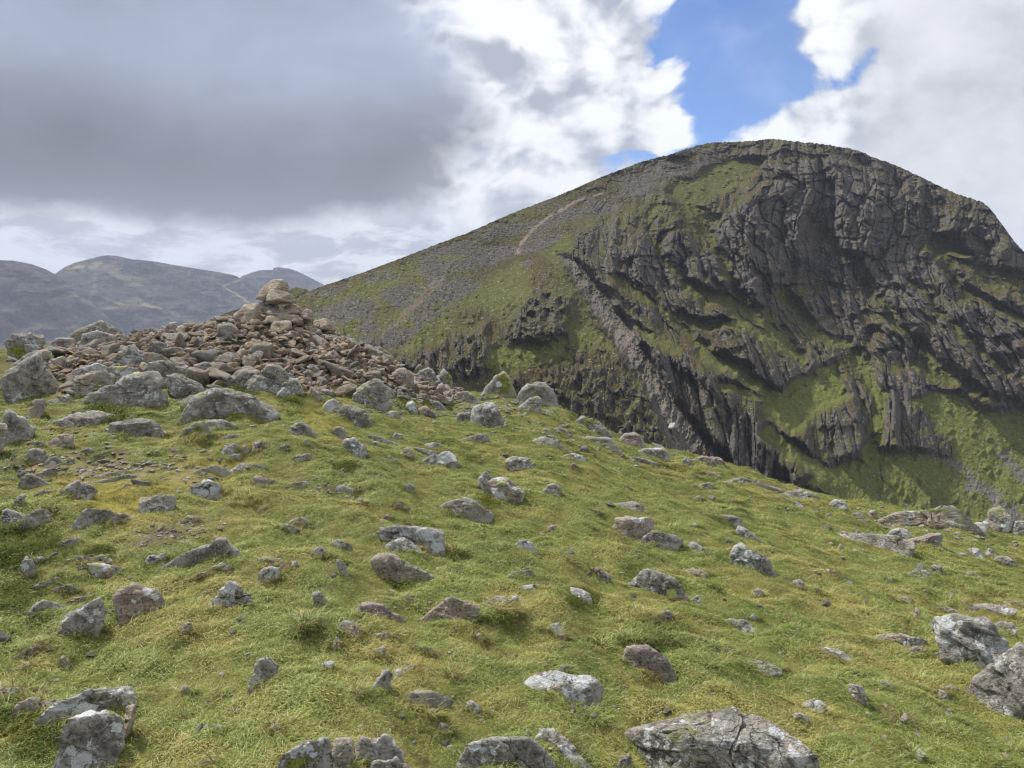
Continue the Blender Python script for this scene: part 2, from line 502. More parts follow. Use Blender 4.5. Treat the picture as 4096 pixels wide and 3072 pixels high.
# the big crag-faced fell. Points in the 2212-wide view with the distance in metres of the slope there
_sk = np.array([(-200, 980), (100, 870), (300, 765), (380, 722), (430, 700), (500, 672), (560, 655), (600, 645), (618, 630), (640, 620), (656, 623), (668, 629), (700, 617), (780, 590), (860, 560),
                (950, 525), (1010, 503), (1100, 463), (1200, 425), (1300, 382), (1390, 348), (1440, 336), (1500, 316), (1540, 308), (1600, 306), (1640, 303),
                (1665, 300), (1720, 306), (1780, 312), (1830, 320), (1860, 327), (1880, 338), (1930, 355), (1980, 378), (2030, 402), (2070, 420), (2120, 436), (2140, 452),
                (2160, 478), (2180, 507), (2212, 545), (2300, 650), (2450, 770), (2700, 900)], float)
_ctl = [(100, 870, 300), (380, 722, 330), (640, 622, 380), (900, 545, 440), (1100, 465, 520), (1097, 545, 470), (1300, 382, 600), (1500, 316, 650), (1660, 300, 665), (1900, 345, 645),
        (2212, 545, 600), (700, 700, 320), (850, 780, 275), (1000, 600, 400), (1150, 572, 425), (1200, 700, 345), (1150, 850, 295), (1400, 950, 285), (1250, 520, 465),
        (1300, 620, 415), (1400, 760, 350), (1500, 900, 315), (1520, 980, 300), (1450, 450, 530), (1450, 600, 465), (1550, 700, 430), (1650, 900, 365), (1750, 1050, 335),
        (1700, 400, 595), (1750, 600, 545), (1900, 500, 590), (2000, 700, 530), (2100, 850, 480), (1900, 900, 420), (2212, 900, 490), (2212, 1160, 400), (1900, 1100, 350),
        (1700, 1150, 300), (2212, 700, 550), (2500, 800, 560), (2500, 1200, 400), (1100, 1000, 250), (700, 950, 230), (2200, 1500, 280), (1200, 1300, 200)]

G_SCREE = ([(1225, 560), (1262, 600), (1300, 655), (1345, 722), (1395, 800), (1440, 880), (1490, 955), (1530, 1010)], [12, 22, 23, 23, 24, 29, 40, 54])
RIB = [(1338, 690), (1400, 732), (1470, 778), (1530, 812), (1600, 865), (1640, 925), (1680, 985), (1760, 1045)]
PATH = ([(1118, 545), (1128, 522), (1150, 497), (1185, 468), (1220, 450), (1250, 432), (1310, 415)], [6, 5, 4, 3.5, 4.5, 3, 2])
PATH2 = ([(955, 604), (935, 618), (915, 640), (885, 668), (840, 712)], [7, 8, 6, 5, 3])
ROCKY = [ # polygon, amount: bare crag
    ([(1238, 490), (1330, 478), (1400, 500), (1480, 560), (1500, 640), (1450, 690), (1350, 650), (1262, 585)], 0.8),
    ([(1560, 480), (1640, 400), (1720, 380), (1740, 480), (1700, 600), (1640, 640), (1560, 610), (1520, 560)], 1.1),
    ([(1660, 350), (1800, 345), (1920, 390), (1960, 470), (1950, 620), (1900, 640), (1860, 560), (1780, 470), (1690, 430)], 1.1),
    ([(1830, 470), (1960, 500), (2020, 640), (1960, 700), (1880, 620)], 1.0),
    ([(2080, 430), (2160, 480), (2300, 640), (2300, 800), (2100, 620), (2030, 480)], 0.6),
    ([(1880, 640), (1960, 620), (2000, 700), (1960, 780), (1890, 760)], 0.9),
    ([(2020, 690), (2130, 640), (2260, 700), (2260, 860), (2130, 850), (2060, 790)], 0.8),
    ([(1900, 790), (1990, 800), (2000, 880), (1930, 940), (1880, 880)], 0.8),
    ([(1112, 640), (1180, 612), (1240, 640), (1232, 722), (1170, 745), (1110, 720)], 1.0),
    ([(975, 722), (1050, 700), (1065, 790), (1010, 815), (975, 790)], 0.9),
    ([(860, 760), (960, 740), (975, 800), (900, 810)], 0.8),
    ([(1345, 700), (1480, 785), (1600, 870), (1660, 990), (1760, 1060), (1640, 1080), (1540, 985), (1470, 900), (1400, 800)], 0.65),
    ([(1220, 770), (1330, 740), (1440, 900), (1420, 960), (1300, 900), (1210, 850)], 0.5),
    ([(1560, 700), (1680, 690), (1720, 800), (1660, 850), (1580, 800)], 0.6),
    ([(1780, 880), (1850, 850), (1880, 1000), (1830, 980)], 0.8),
    ([(1960, 880), (2060, 890), (2060, 950), (1980, 990)], 0.5),
    ([(2050, 960), (2150, 1020), (2212, 1080), (2212, 1120), (2120, 1060)], 0.6)]
GRASSY = [
    ([(1440, 410), (1540, 352), (1640, 342), (1645, 372), (1570, 395), (1480, 450)], 1.0),
    ([(1470, 440), (1560, 470), (1520, 520), (1470, 500)], 0.5),
    ([(680, 640), (860, 575), (1040, 535), (1090, 545), (960, 590), (800, 660), (700, 690)], 0.7),
    ([(660, 680), (800, 640), (900, 640), (880, 720), (760, 720)], 0.45),
    ([(1165, 540), (1235, 500), (1240, 545), (1190, 560)], 0.9),
    ([(1040, 600), (1130, 570), (1150, 640), (1090, 680), (1000, 660)], 0.8),
    ([(880, 680), (980, 650), (960, 730), (880, 750)], 0.6),
    ([(1060, 750), (1230, 730), (1240, 770), (1110, 800), (1050, 800)], 0.9),
    ([(1220, 680), (1290, 720), (1310, 760), (1240, 740)], 0.8),
    ([(1640, 880), (1790, 790), (1850, 850), (1760, 880), (1700, 930)], 0.9),
    ([(1560, 640), (1620, 660), (1720, 740), (1680, 760), (1600, 700)], 0.5),
    ([(1960, 860), (2060, 850), (2212, 960), (2260, 1060), (2100, 970), (2010, 930)], 0.9),
    ([(2060, 900), (2260, 880), (2300, 1180), (2160, 1120), (2060, 1000)], 0.9),
    ([(1700, 1060), (1880, 960), (2080, 1000), (2212, 1150), (1900, 1150), (1800, 1120)], 0.75),
    ([(2010, 520), (2070, 515), (2100, 550), (2030, 560)], 0.8),
    ([(1960, 770), (2060, 780), (2100, 840), (2010, 830)], 0.5),
    ([(2060, 560), (2230, 600), (2230, 660), (2110, 620)], 0.4)]
RAMPS = [([(1490, 430), (1540, 520), (1600, 640), (1690, 745)], 13, .8), ([(1330, 600), (1420, 660), (1500, 700), (1600, 700)], 12, .7), ([(1480, 610), (1560, 650), (1650, 720), (1730, 770)], 14, .8),
         ([(1740, 470), (1820, 540), (1880, 610), (1900, 700), (1860, 770), (1780, 800)], 12, .35), ([(1520, 760), (1600, 800), (1680, 860), (1780, 800)], 16, .8), ([(1400, 620), (1460, 700), (1540, 760), (1620, 800)], 10, .6),
         ([(1900, 640), (1960, 720), (2030, 790), (2120, 850)], 12, .7), ([(1850, 760), (1900, 850), (1890, 960), (1830, 1040)], 17, .8), ([(2040, 560), (2110, 640), (2212, 690)], 12, .6), ([(1680, 620), (1760, 720), (1830, 740)], 14, .7),
         ([(1660, 930), (1740, 990), (1830, 1060)], 18, .8), ([(1560, 830), (1640, 850), (1700, 900)], 10, .7), ([(1960, 600), (2010, 640), (2090, 740), (2180, 800)], 9, .5), ([(1420, 430), (1400, 500), (1460, 580), (1520, 650)], 9, .6), ([(1290, 660), (1350, 690), (1460, 760)], 9, .6)]
PROUD = [([(1112, 640), (1180, 612), (1240, 640), (1232, 722), (1170, 745), (1110, 720)], 15), ([(975, 722), (1050, 700), (1065, 790), (1010, 815), (975, 790)], 11), ([(860, 760), (960, 740), (975, 800), (900, 810)], 8),
         ([(1238, 490), (1330, 478), (1400, 500), (1460, 560), (1470, 640), (1450, 690), (1350, 650), (1262, 585)], 9), ([(1560, 480), (1640, 400), (1720, 380), (1740, 480), (1700, 600), (1640, 640), (1560, 610), (1520, 560)], 13),
         ([(1780, 420), (1920, 400), (1960, 470), (1950, 620), (1900, 640), (1860, 560)], 10), ([(1880, 640), (1960, 620), (2000, 700), (1960, 780), (1890, 760)], 12), ([(2020, 690), (2080, 650), (2110, 760), (2080, 850), (2030, 790)], 12),
         ([(2120, 660), (2230, 690), (2230, 860), (2140, 850)], 10), ([(1900, 790), (1990, 800), (2000, 880), (1930, 940), (1880, 880)], 9), ([(1560, 700), (1640, 690), (1690, 800), (1640, 850), (1580, 800)], 10), ([(1780, 880), (1850, 850), (1880, 1000), (1830, 980)], 8),
         ([(1220, 770), (1330, 740), (1370, 830), (1300, 880)], 6), ([(1420, 480), (1500, 500), (1520, 600), (1470, 690), (1430, 600)], 7), ([(1740, 700), (1830, 680), (1840, 790), (1760, 820)], 7)]
BOULDERFIELD = ([(650, 640), (800, 590), (960, 535), (1060, 492), (1200, 440), (1380, 360), (1540, 315), (1560, 345), (1440, 395), (1300, 470), (1190, 530), (1120, 580), (1000, 640), (900, 740), (760, 760)], 1.0)

def build_fell():
    nu, nv = 980, 620
    U_ = np.concatenate([np.linspace(-150, 560, 110), np.linspace(562, 2230, 830), np.linspace(2235, 2700, 40)]); nu = len(U_)
    s = np.linspace(0, 1, nv) ** 1.08
    top = np.interp(U_, _sk[:, 0], _sk[:, 1])
    top = top + 1.5 * fbm(U_ / 9.0, 0 * U_, 4.0, 3) - 2.6 * np.maximum(0, perlin(U_ / 4.0, 7.3)) * sst(U_, 1000, 1400) + 2.0 * np.maximum(0, perlin(U_ / 13.0, 3.3)) * (U_ > 1380)
    w_, _, cid = worley(U_ / 7.0, 0 * U_ + 2.2, 3)
    top = top - 3.2 * np.maximum(0, cid - 0.55) * sst(U_, 1350, 1500) * (w_ < 0.5)
    cr = np.interp(U_ * T, _crest[:, 0], _crest[:, 1]) / T
    bot = np.maximum(cr, top) + 170
    UU = np.repeat(U_[:, None], nv, 1); VV = top[:, None] + (bot - top)[:, None] * s[None, :]
    f = tps([c[:2] for c in _ctl], np.array([c[2] for c in _ctl], float))
    R0 = np.maximum(f(UU, VV), 180)
    D = ray(UU * T, VV * T)
    P0 = D * R0[..., None]
    a = np.arctan2(P0[..., 0], P0[..., 1]) * 480; z = P0[..., 2]
    # masks in a softly warped position
    wu = UU + 16 * fbm(a / 22, z / 22, 1.5, 3); wv = VV + 14 * fbm(a / 22 + 50, z / 22, 2.5, 3)
    rocky = np.zeros(UU.shape); grassy = np.zeros(UU.shape)
    for pts, k in ROCKY: rocky = np.maximum(rocky, k * sst(poly_sd(wu, wv, pts), -22, 14))
    for pts, k in GRASSY: grassy = np.maximum(grassy, k * sst(poly_sd(wu, wv, pts), -16, 14))
    rocky = np.maximum(rocky, np.clip(sst(UU, 1230, 1330) * (0.34 + 0.45 * fbm(a / 30, z / 24, 95.0, 3)) - 0.5 * grassy, 0, 1))
    rocky = np.maximum(rocky, 0.6 * (1 - grassy) * sst(VV, 620, 740) * sst(fbm(a / 12, z / 12, 97.0, 3), 0.0, 0.4))
    ju, jv = fbm(a / 10, z / 10, 17.5, 3), fbm(a / 10, z / 10, 27.5, 3)
    for pts, wr, k in RAMPS:
        d_, _, _ = seg_dist(UU + 11 * ju, VV + 9 * jv, pts)
        grassy = np.maximum(grassy, 0.85 * k * sst(wr * 0.85 - d_, -10, 7))
    rocky = rocky * (1 - 0.8 * np.clip(grassy, 0, 1))
    bf = sst(poly_sd(wu, wv, BOULDERFIELD[0]), -18, 20)
    wu2 = UU + 9 * fbm(a / 11, z / 11, 7.5, 4)
    sdist, swid, _ = seg_dist(wu2, VV, *G_SCREE)
    scree = sst(swid * 0.9 - sdist + 6 * fbm(a / 5, z / 5, 77.0, 3), -6, 5)
    d2, w2, _ = seg_dist(wu2, wv, [(2040, 985), (2110, 1040), (2180, 1090), (2260, 1140)], [6, 14, 18, 20]); w2 = w2 + 26 * fbm(a / 6, z / 6, 31.0, 3); scree = np.maximum(scree, 0.8 * sst(w2 - d2, -10, 14))
    d3, w3, _ = seg_dist(wu2, wv, [(2150, 960), (2200, 1010), (2260, 1060)], [4, 8, 12]); w3 = w3 + 22 * fbm(a / 5, z / 5, 37.0, 3); scree = np.maximum(scree, 0.7 * sst(w3 - d3, -12, 10))
    dp, wp, _ = seg_dist(UU + 2.5 * fbm(a / 5, z / 5, 3.3, 2), VV, *PATH); path = sst(wp * 0.6 - dp, -2.5, 1.5) * sst(fbm(a / 4, z / 4, 5.5, 2), -0.7, 0.1)
    dp2, wp2, _ = seg_dist(UU + 6 * fbm(a / 6, z / 6, 3.3, 2), VV, *PATH2); path = np.maximum(path, 0.3 * sst(wp2 - dp2, -5, 2))
    rd, _, rs = seg_dist(wu2, VV + 4 * fbm(a / 10, z / 10, 8.8, 2), RIB)
    gx_ = np.interp(VV, [g_[1] for g_ in G_SCREE[0]], [g_[0] for g_ in G_SCREE[0]])
    right = np.where(VV < 560, sst(UU, 1180, 1300), sst(UU - gx_, -15, 45))                       # the crag side; the left shoulder is smoother
    face = right * (1 - scree) * (1 - 0.5 * sst(-sdist, -60, -20))
    rough = np.clip(0.16 + 0.85 * rocky + 0.38 * face - 0.85 * grassy + 0.30 * fbm(a / 26, z / 20, 90.0, 3), 0.04, 1.3) * (1 - 0.85 * scree) * (1 - 0.6 * bf)
    # ---- buttresses: vertical up on the cliffs, slanting down to the right below
    lean = sst(-z, -40, 60) * 0.34 * sst(UU, 1280, 1450)
    aa = a + lean * (z - 40) + 6 * fbm(a / 40, z / 60, 6.0, 2) + 0.7 * fbm(a / 7, z / 12, 66.0, 2)
    big = ridged(aa / 58, z / 260, 0.3, 2) * 11.0
    mid = ridged(aa / 21, z / 120, 5.3, 3) * 8.0
    f1, f2, cid = worley(aa / 13.0 + 0.2 * fbm(a / 9, z / 14, 2.2, 2), z / 40.0 + 0.3 * fbm(a / 20, z / 20, 22.2, 2), 5)
    col = (np.minimum(f2 - f1, 0.25) * 14.0 + (cid - 0.5) * 10.0)
    e1, e2, eid = worley(aa / 5.4, z / 19.0 + 0.35 * fbm(a / 10, z / 12, 14.2, 2), 15)
    col = col + (np.minimum(e2 - e1, 0.22) * 13.0 + (eid - 0.5) * 5.0)
    g1, g2, gid = worley(aa / 2.9, z / 6.0 + 0.4 * fbm(a / 6, z / 8, 4.2, 2), 9)
    blk = (np.minimum(g2 - g1, 0.3) * 2.6 + (gid - 0.5) * 1.3)
    proud = np.zeros(UU.shape)
    for pts, k in PROUD: proud = np.maximum(proud, 0.55 * k * sst(0.7 * poly_sd(UU + 9 * jv, VV - 8 * ju, pts), -6, 8))
    terr_n = z / 17.0 + 0.9 * fbm(a / 34, z / 34, 12.0, 3)
    tf = terr_n - np.floor(terr_n)
    ledge = (sst(tf, 0.0, 0.28) - tf) * 8.0 * sst(fbm(a / 40, z / 30, 71.0, 2), -0.4, 0.3)           # ledges: steps back into the slope
    r = R0 - (big + mid) * np.clip(0.15 + rough, 0, 1) * (0.12 + 0.88 * right) * (1 - 0.85 * scree) * (1 - 0.3 * np.clip(grassy, 0, 1))
    col = col * (0.25 + 0.75 * right)
    r = r - proud
    r = r - (col + blk) * rough * 0.95 - ledge * np.clip(rough, 0, 1) * 0.75
    r = r - (1 - right) * np.clip(rocky + 0.12, 0, 1) * (ridged(a / 9, z / 7, 55.0, 4) * 4.2 + (gid - 0.5) * 3.0 + (eid - 0.5) * 2.0)
    hum = fbm(a / 14, z / 14, 3.0, 4) * 2.6 + fbm(a / 3.2, z / 2.2, 8.0, 3) * 0.75
    r = r + hum * (0.62 + 0.3 * bf)
    # boulders strewn on slope and scree
    b1, _, bid = worley(a / 1.9, z / 1.3, 2); r = r - np.maximum(0, 0.42 - b1) * 2.8 * (bid > 0.35) * np.clip(0.5 + 0.75 * bf + 0.35 * scree + 0.3 * (1 - grassy), 0, 1.1) 
    b2, _, bid2 = worley(a / 4.5, z / 3.4, 4); r = r - np.maximum(0, 0.42 - b2) * 7 * (bid2 > 0.72) * (1 - 0.7 * scree) * (1 - bf * 0.6)
    # the rib beside the scree gully, standing well out, with a sheer left wall
    r = r - 17 * np.exp(-(rd / np.where(rs > 0, 46.0, 24.0)) ** 2) * sst(VV, 690, 760) + 9.0 * sst(swid - sdist, -8, 12)
    r = r + 10 * np.exp(-(np.abs(sdist - swid * 0.9) / 12) ** 2) * (UU > np.interp(VV, [560, 1010], [1240, 1530])) * 0.5
    edge = sst(s, 0.0, 0.02)[None, :] if s.ndim == 1 else 1
    P = D * r[..., None]; P[..., 2] += EYE
    # back of the fell: one more row running away behind the skyline
    gu = np.gradient(P, axis=0); gv = np.gradient(P, axis=1)
    nrm = np.cross(gu, gv); nrm /= np.linalg.norm(nrm, axis=-1, keepdims=True) + 1e-9
    nrm *= np.sign(-(nrm * D).sum(-1, keepdims=True))
    nz = nrm[..., 2]
    # smoothed slope decides where turf can hold
    def blur(v, k):
        ker = np.hanning(k + 2)[1:-1]; ker /= ker.sum(); h_ = k // 2
        for ax in (0, 1): v = sum(w * np.roll(v, i - h_, ax) for i, w in enumerate(ker))
        return v
    nzs = 0.5 * nz + 0.5 * blur(nz, 5)
    thr = 0.52 + 0.07 * right + 0.30 * rocky - 0.66 * grassy + 0.10 * fbm(a / 16, z / 10, 30.0, 4) + 0.20 * fbm(a / 2.8, z / 1.8, 33.0, 3) - 0.08 * (1 - right)
    grass = sst(nzs - thr, -0.09, 0.12)
    bfn = fbm(a / 26 + z / 60, z / 9 - a / 40, 44.0, 4)
    grass *= 1 - np.clip((0.35 * (1 - right) * (1 - bf) + bf) * sst(bfn + 0.3 * fbm(a / 3, z / 1.5, 48.0, 2), -1.0, 0.5) * 1.05 * (1 - 0.45 * grassy), 0, 1)
    grass *= 1 - scree * 0.97
    brown = sst(fbm(a / 20, z / 20, 60.0, 3) + 0.30 + 0.1 * right - 0.6 * grassy, -0.2, 0.7)
    vivid = np.clip(grassy * 1.2 * (0.35 + 0.65 * sst(VV, 560, 900)), 0, 1)
    back = P[:, :1] * 1.0; back[..., 1] += 160; back[..., 2] -= 90
    P = np.concatenate([back, P], 1)
    pad = lambda v: np.concatenate([v[:, :1], v], 1)
    m, g = new_mat('fell rock and turf', 0.95, 0.12)
    p = g.pos
    nA = g.noise(p, 0.05, 4, 0.6); nB = g.noise(p, 0.35, 5, 0.68); nC = g.noise(p, 1.1, 3, 0.7)
    streak = g.noise(g.vmul(p, (1, 1, 0.16)), 0.30, 5, 0.65)
    rock = g.mix(g.ss(nA, 0.35, 0.65), (0.090, 0.077, 0.073), (0.140, 0.116, 0.102))
    rock = g.mix(g.ss(streak, 0.40, 0.72), rock, (0.170, 0.158, 0.146))
    rock = g.mix(g.ss(nC, 0.50, 0.30, 0, 0.55), rock, (0.038, 0.036, 0.040))
    mossy = g.ss(g.add(g.mul(nB, 0.6), g.mul(nA, 0.5)), 0.50, 0.68, 0, 0.55)
    rock = g.mix(mossy, rock, (0.085, 0.082, 0.034))
    gr = g.mix(g.ss(nB, 0.3, 0.7), (0.072, 0.070, 0.023), (0.120, 0.108, 0.038))
    gr = g.mix(g.mul(g.at('brown'), g.ss(nB, 0.30, 0.62, 0.25, 1)), gr, (0.074, 0.056, 0.025))
    gr = g.mix(g.mul(g.at('vivid'), g.ss(nB, 0.30, 0.6, 0.4, 1)), gr, (0.160, 0.178, 0.040))
    gr = g.mix(g.ss(nC, 0.46, 0.34, 0, 0.6), gr, (0.050, 0.056, 0.018))
    scr = g.mix(g.ss(g.noise(p, 0.9, 4, 0.75), 0.36, 0.62), (0.125, 0.106, 0.086), (0.285, 0.250, 0.210))
    bfm = g.mix(g.ss(g.noise(p, 0.75, 4, 0.75), 0.38, 0.62), (0.062, 0.055, 0.046), (0.150, 0.132, 0.112))
    blk = g.vor(p, 0.85, 'F1', out='Color'); bl1 = g.new('ShaderNodeSeparateColor'); g.nt.links.new(blk, bl1.inputs[0])
    gapd = g.vor(p, 0.85, 'F1')
    bfm = g.mix(0.45, bfm, g.mix(bl1.outputs[0], (0.055, 0.050, 0.040), (0.165, 0.146, 0.122)))
    bfm = g.mix(g.ss(gapd, 0.50, 0.80, 0, 0.5), bfm, (0.03, 0.028, 0.028))
    scr = g.mix(0.25, scr, bfm)
    rock = g.mix(g.at('boulderfield'), rock, bfm)
    c = g.mix(g.ss(g.add(g.at('grass'), g.mul(g.sub(nC, 0.5), 0.8)), 0.30, 0.62), rock, gr)
    c = g.mix(g.at('scree'), c, scr)
    c = g.mix(g.mul(g.at('path'), 0.9), c, (0.27, 0.215, 0.165))
    # scattered pale blocks
    spk = g.vor(p, 0.42, 'F1'); c = g.mix(g.mul(g.ss(spk, 0.30, 0.18), g.ss(nB, 0.42, 0.58)), c, (0.26, 0.245, 0.225))
    g.color(c)
    h = g.add(g.mul(nB, 1.2), g.mul(nC, 0.55))
    g.normal(g.bump(h, 0.85, 1.6))
    me = mesh_from('fell', P.reshape(-1, 3), grid_faces(nu, nv + 1), m, smooth=False)
    for k, v in (('grass', grass), ('brown', brown), ('vivid', vivid), ('scree', scree), ('path', path), ('boulderfield', np.maximum(bf, 0.5 * (1 - right)) * (1 - 0.4 * rocky))): attr(me, k, pad(v))
    o = link('mountain', me); tag(o, kind='structure')
    global fell_point
    R_ = r
    def fell_point(px, py):
        i = int(np.argmin(np.abs(U_ - px))); j = int(np.argmin(np.abs(VV[i] - py)))
        return Vector(P[i, j + 1])
build_fell()

def hill(name, sk, rtop, rbot, vbot, seed, lights=(), amp=1.0, n=(620, 200)):
    """a far ridge: sk in the 2212-wide view; a sheet leaning from the foot (rbot) to the skyline (rtop)"""
    sk = np.array(sk, float)
    U_ = np.linspace(sk[0, 0], sk[-1, 0], n[0])
    top = np.interp(U_, sk[:, 0], sk[:, 1]) + 0.5 * fbm(U_ / 6, 0 * U_ + seed, 1.0, 3)
    s = np.linspace(0, 1, n[1])
    UU = np.repeat(U_[:, None], n[1], 1); VV = top[:, None] + (np.maximum(vbot - top, 30))[:, None] * s[None, :]
    R0 = rtop + (rbot - rtop) * s[None, :] ** 0.85 + 0 * UU
    D = ray(UU * T, VV * T); P0 = D * R0[..., None]
    a = np.arctan2(P0[..., 0], P0[..., 1]) * rtop; z = P0[..., 2]
    wob = a + 90 * fbm(a / 500, z / 300, seed, 2)
    r = R0 - amp * (ridged(wob / 520 + z / 900, z / 420, seed, 3) * 70 + fbm(a / 130, z / 60, seed + 3, 5) * 42 + ridged(wob / 75, z / 110, seed + 5, 3) * 14)
    r = np.minimum(r, rtop + 300)
    P = D * r[..., None]; P[..., 2] += EYE
    back = P[:, :1] * 1.0; back[..., 1] += 900; back[..., 2] -= 500
    P = np.concatenate([back, P], 1)
    pale = np.zeros(UU.shape)
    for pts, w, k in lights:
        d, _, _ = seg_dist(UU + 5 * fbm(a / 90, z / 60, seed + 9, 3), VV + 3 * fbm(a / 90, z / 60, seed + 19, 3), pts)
        pale = np.maximum(pale, k * np.exp(-(d / w) ** 2))  # sunlit patches put into the hill colour, plus thin pale path lines
    me = mesh_from(name, P.reshape(-1, 3), grid_faces(n[0], n[1] + 1), MAT_HILL, smooth=True)
    attr(me, 'pale', np.concatenate([pale[:, :1], pale], 1))
    o = link(name, me); tag(o, kind='structure'); return o

def mat_hill():
    m, g = new_mat('far fell heather and grass', 1.0, 0.05)
    p = g.pos
    n1 = g.noise(g.vmul(p, (1, 1, 2.5)), 0.0045, 6, 0.62); n2 = g.noise(g.vmul(p, (1, 1, 2)), 0.022, 5, 0.7)
    c = g.mix(g.ss(n1, 0.38, 0.62), (0.020, 0.020, 0.026), (0.050, 0.047, 0.040))
    c = g.mix(g.ss(n2, 0.45, 0.66), c, (0.105, 0.095, 0.082))
    c = g.mix(g.ss(n2, 0.46, 0.34, 0, 0.7), c, (0.016, 0.015, 0.017))
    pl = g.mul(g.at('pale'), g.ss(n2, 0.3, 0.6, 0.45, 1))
    c = g.mix(pl, c, (0.34, 0.32, 0.15))  # painted sunlight patches and path lines, a lighter base colour
    g.color(c); g.normal(g.bump(g.add(n1, g.mul(n2, 0.35)), 1.0, 60.0))
    return m
MAT_HILL = mat_hill()
hill('hill', [(480, 660), (520, 598), (540, 590), (560, 584), (575, 583), (588, 583), (592, 578), (600, 577), (625, 580), (645, 587), (665, 597), (692, 611), (720, 626), (760, 640), (900, 690), (1200, 740)], 5600, 5000, 760, 2.0, amp=0.8, n=(260, 70))
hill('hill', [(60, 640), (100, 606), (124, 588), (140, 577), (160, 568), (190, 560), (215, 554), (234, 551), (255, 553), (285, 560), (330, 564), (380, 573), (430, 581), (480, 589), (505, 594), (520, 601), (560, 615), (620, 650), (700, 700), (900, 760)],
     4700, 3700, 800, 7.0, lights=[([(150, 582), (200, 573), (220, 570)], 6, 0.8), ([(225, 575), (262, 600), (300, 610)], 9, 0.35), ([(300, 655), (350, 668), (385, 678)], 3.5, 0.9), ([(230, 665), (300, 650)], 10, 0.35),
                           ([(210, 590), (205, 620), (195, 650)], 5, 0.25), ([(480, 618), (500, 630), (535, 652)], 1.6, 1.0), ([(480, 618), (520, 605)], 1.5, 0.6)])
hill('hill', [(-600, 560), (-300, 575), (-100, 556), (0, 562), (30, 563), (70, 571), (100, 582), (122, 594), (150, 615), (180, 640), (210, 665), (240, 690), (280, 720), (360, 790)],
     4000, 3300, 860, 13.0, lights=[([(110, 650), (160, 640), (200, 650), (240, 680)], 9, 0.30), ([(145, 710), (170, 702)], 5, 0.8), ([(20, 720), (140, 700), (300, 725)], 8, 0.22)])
# the low floor of the dale, out to the horizon all round
def valley():
    az = np.radians(np.linspace(-180, 178, 180)); r = np.geomspace(150, 9000, 56)
    A_, R_ = np.meshgrid(az, r, indexing='ij'); X, Y = R_ * np.sin(A_), R_ * np.cos(A_)
    Z = -150 - 290 * sst(R_, 300, 1800) + 40 * fbm(X / 900, Y / 900, 2, 4) * sst(R_, 500, 2000) + 260 * np.maximum(0, fbm(X / 3500, Y / 3500, 6, 4) + 0.15) * sst(R_, 5200, 8500)
    me = mesh_from('dale', np.stack([X, Y, Z], -1).reshape(-1, 3), grid_faces(len(az), len(r), True)[:, ::-1], MAT_HILL)
    attr(me, 'pale', np.zeros(X.size)); tag(link('valley_floor', me), kind='structure')
valley()

HAZE_ON = True
if HAZE_ON:
    bx = 9300
    V = [(sx * bx, sy * bx, zz) for zz in (-480, 560) for sy in (-1, 1) for sx in (-1, 1)]
    Fq = [(0, 2, 3, 1), (4, 5, 7, 6), (0, 1, 5, 4), (2, 6, 7, 3), (0, 4, 6, 2), (1, 3, 7, 5)]
    hm = bpy.data.materials.new('haze'); hm.use_nodes = True; nt = hm.node_tree; nt.nodes.clear()
    o_ = nt.nodes.new('ShaderNodeOutputMaterial'); v_ = nt.nodes.new('ShaderNodeVolumePrincipled')
    v_.inputs['Color'].default_value = (0.74, 0.81, 1.0, 1); v_.inputs['Density'].default_value = 0.000095; v_.inputs['Anisotropy'].default_value = 0.0
    nt.links.new(v_.outputs[0], o_.inputs['Volume'])
    tag(link('haze', mesh_from('haze', V, Fq, hm, False)), kind='stuff')
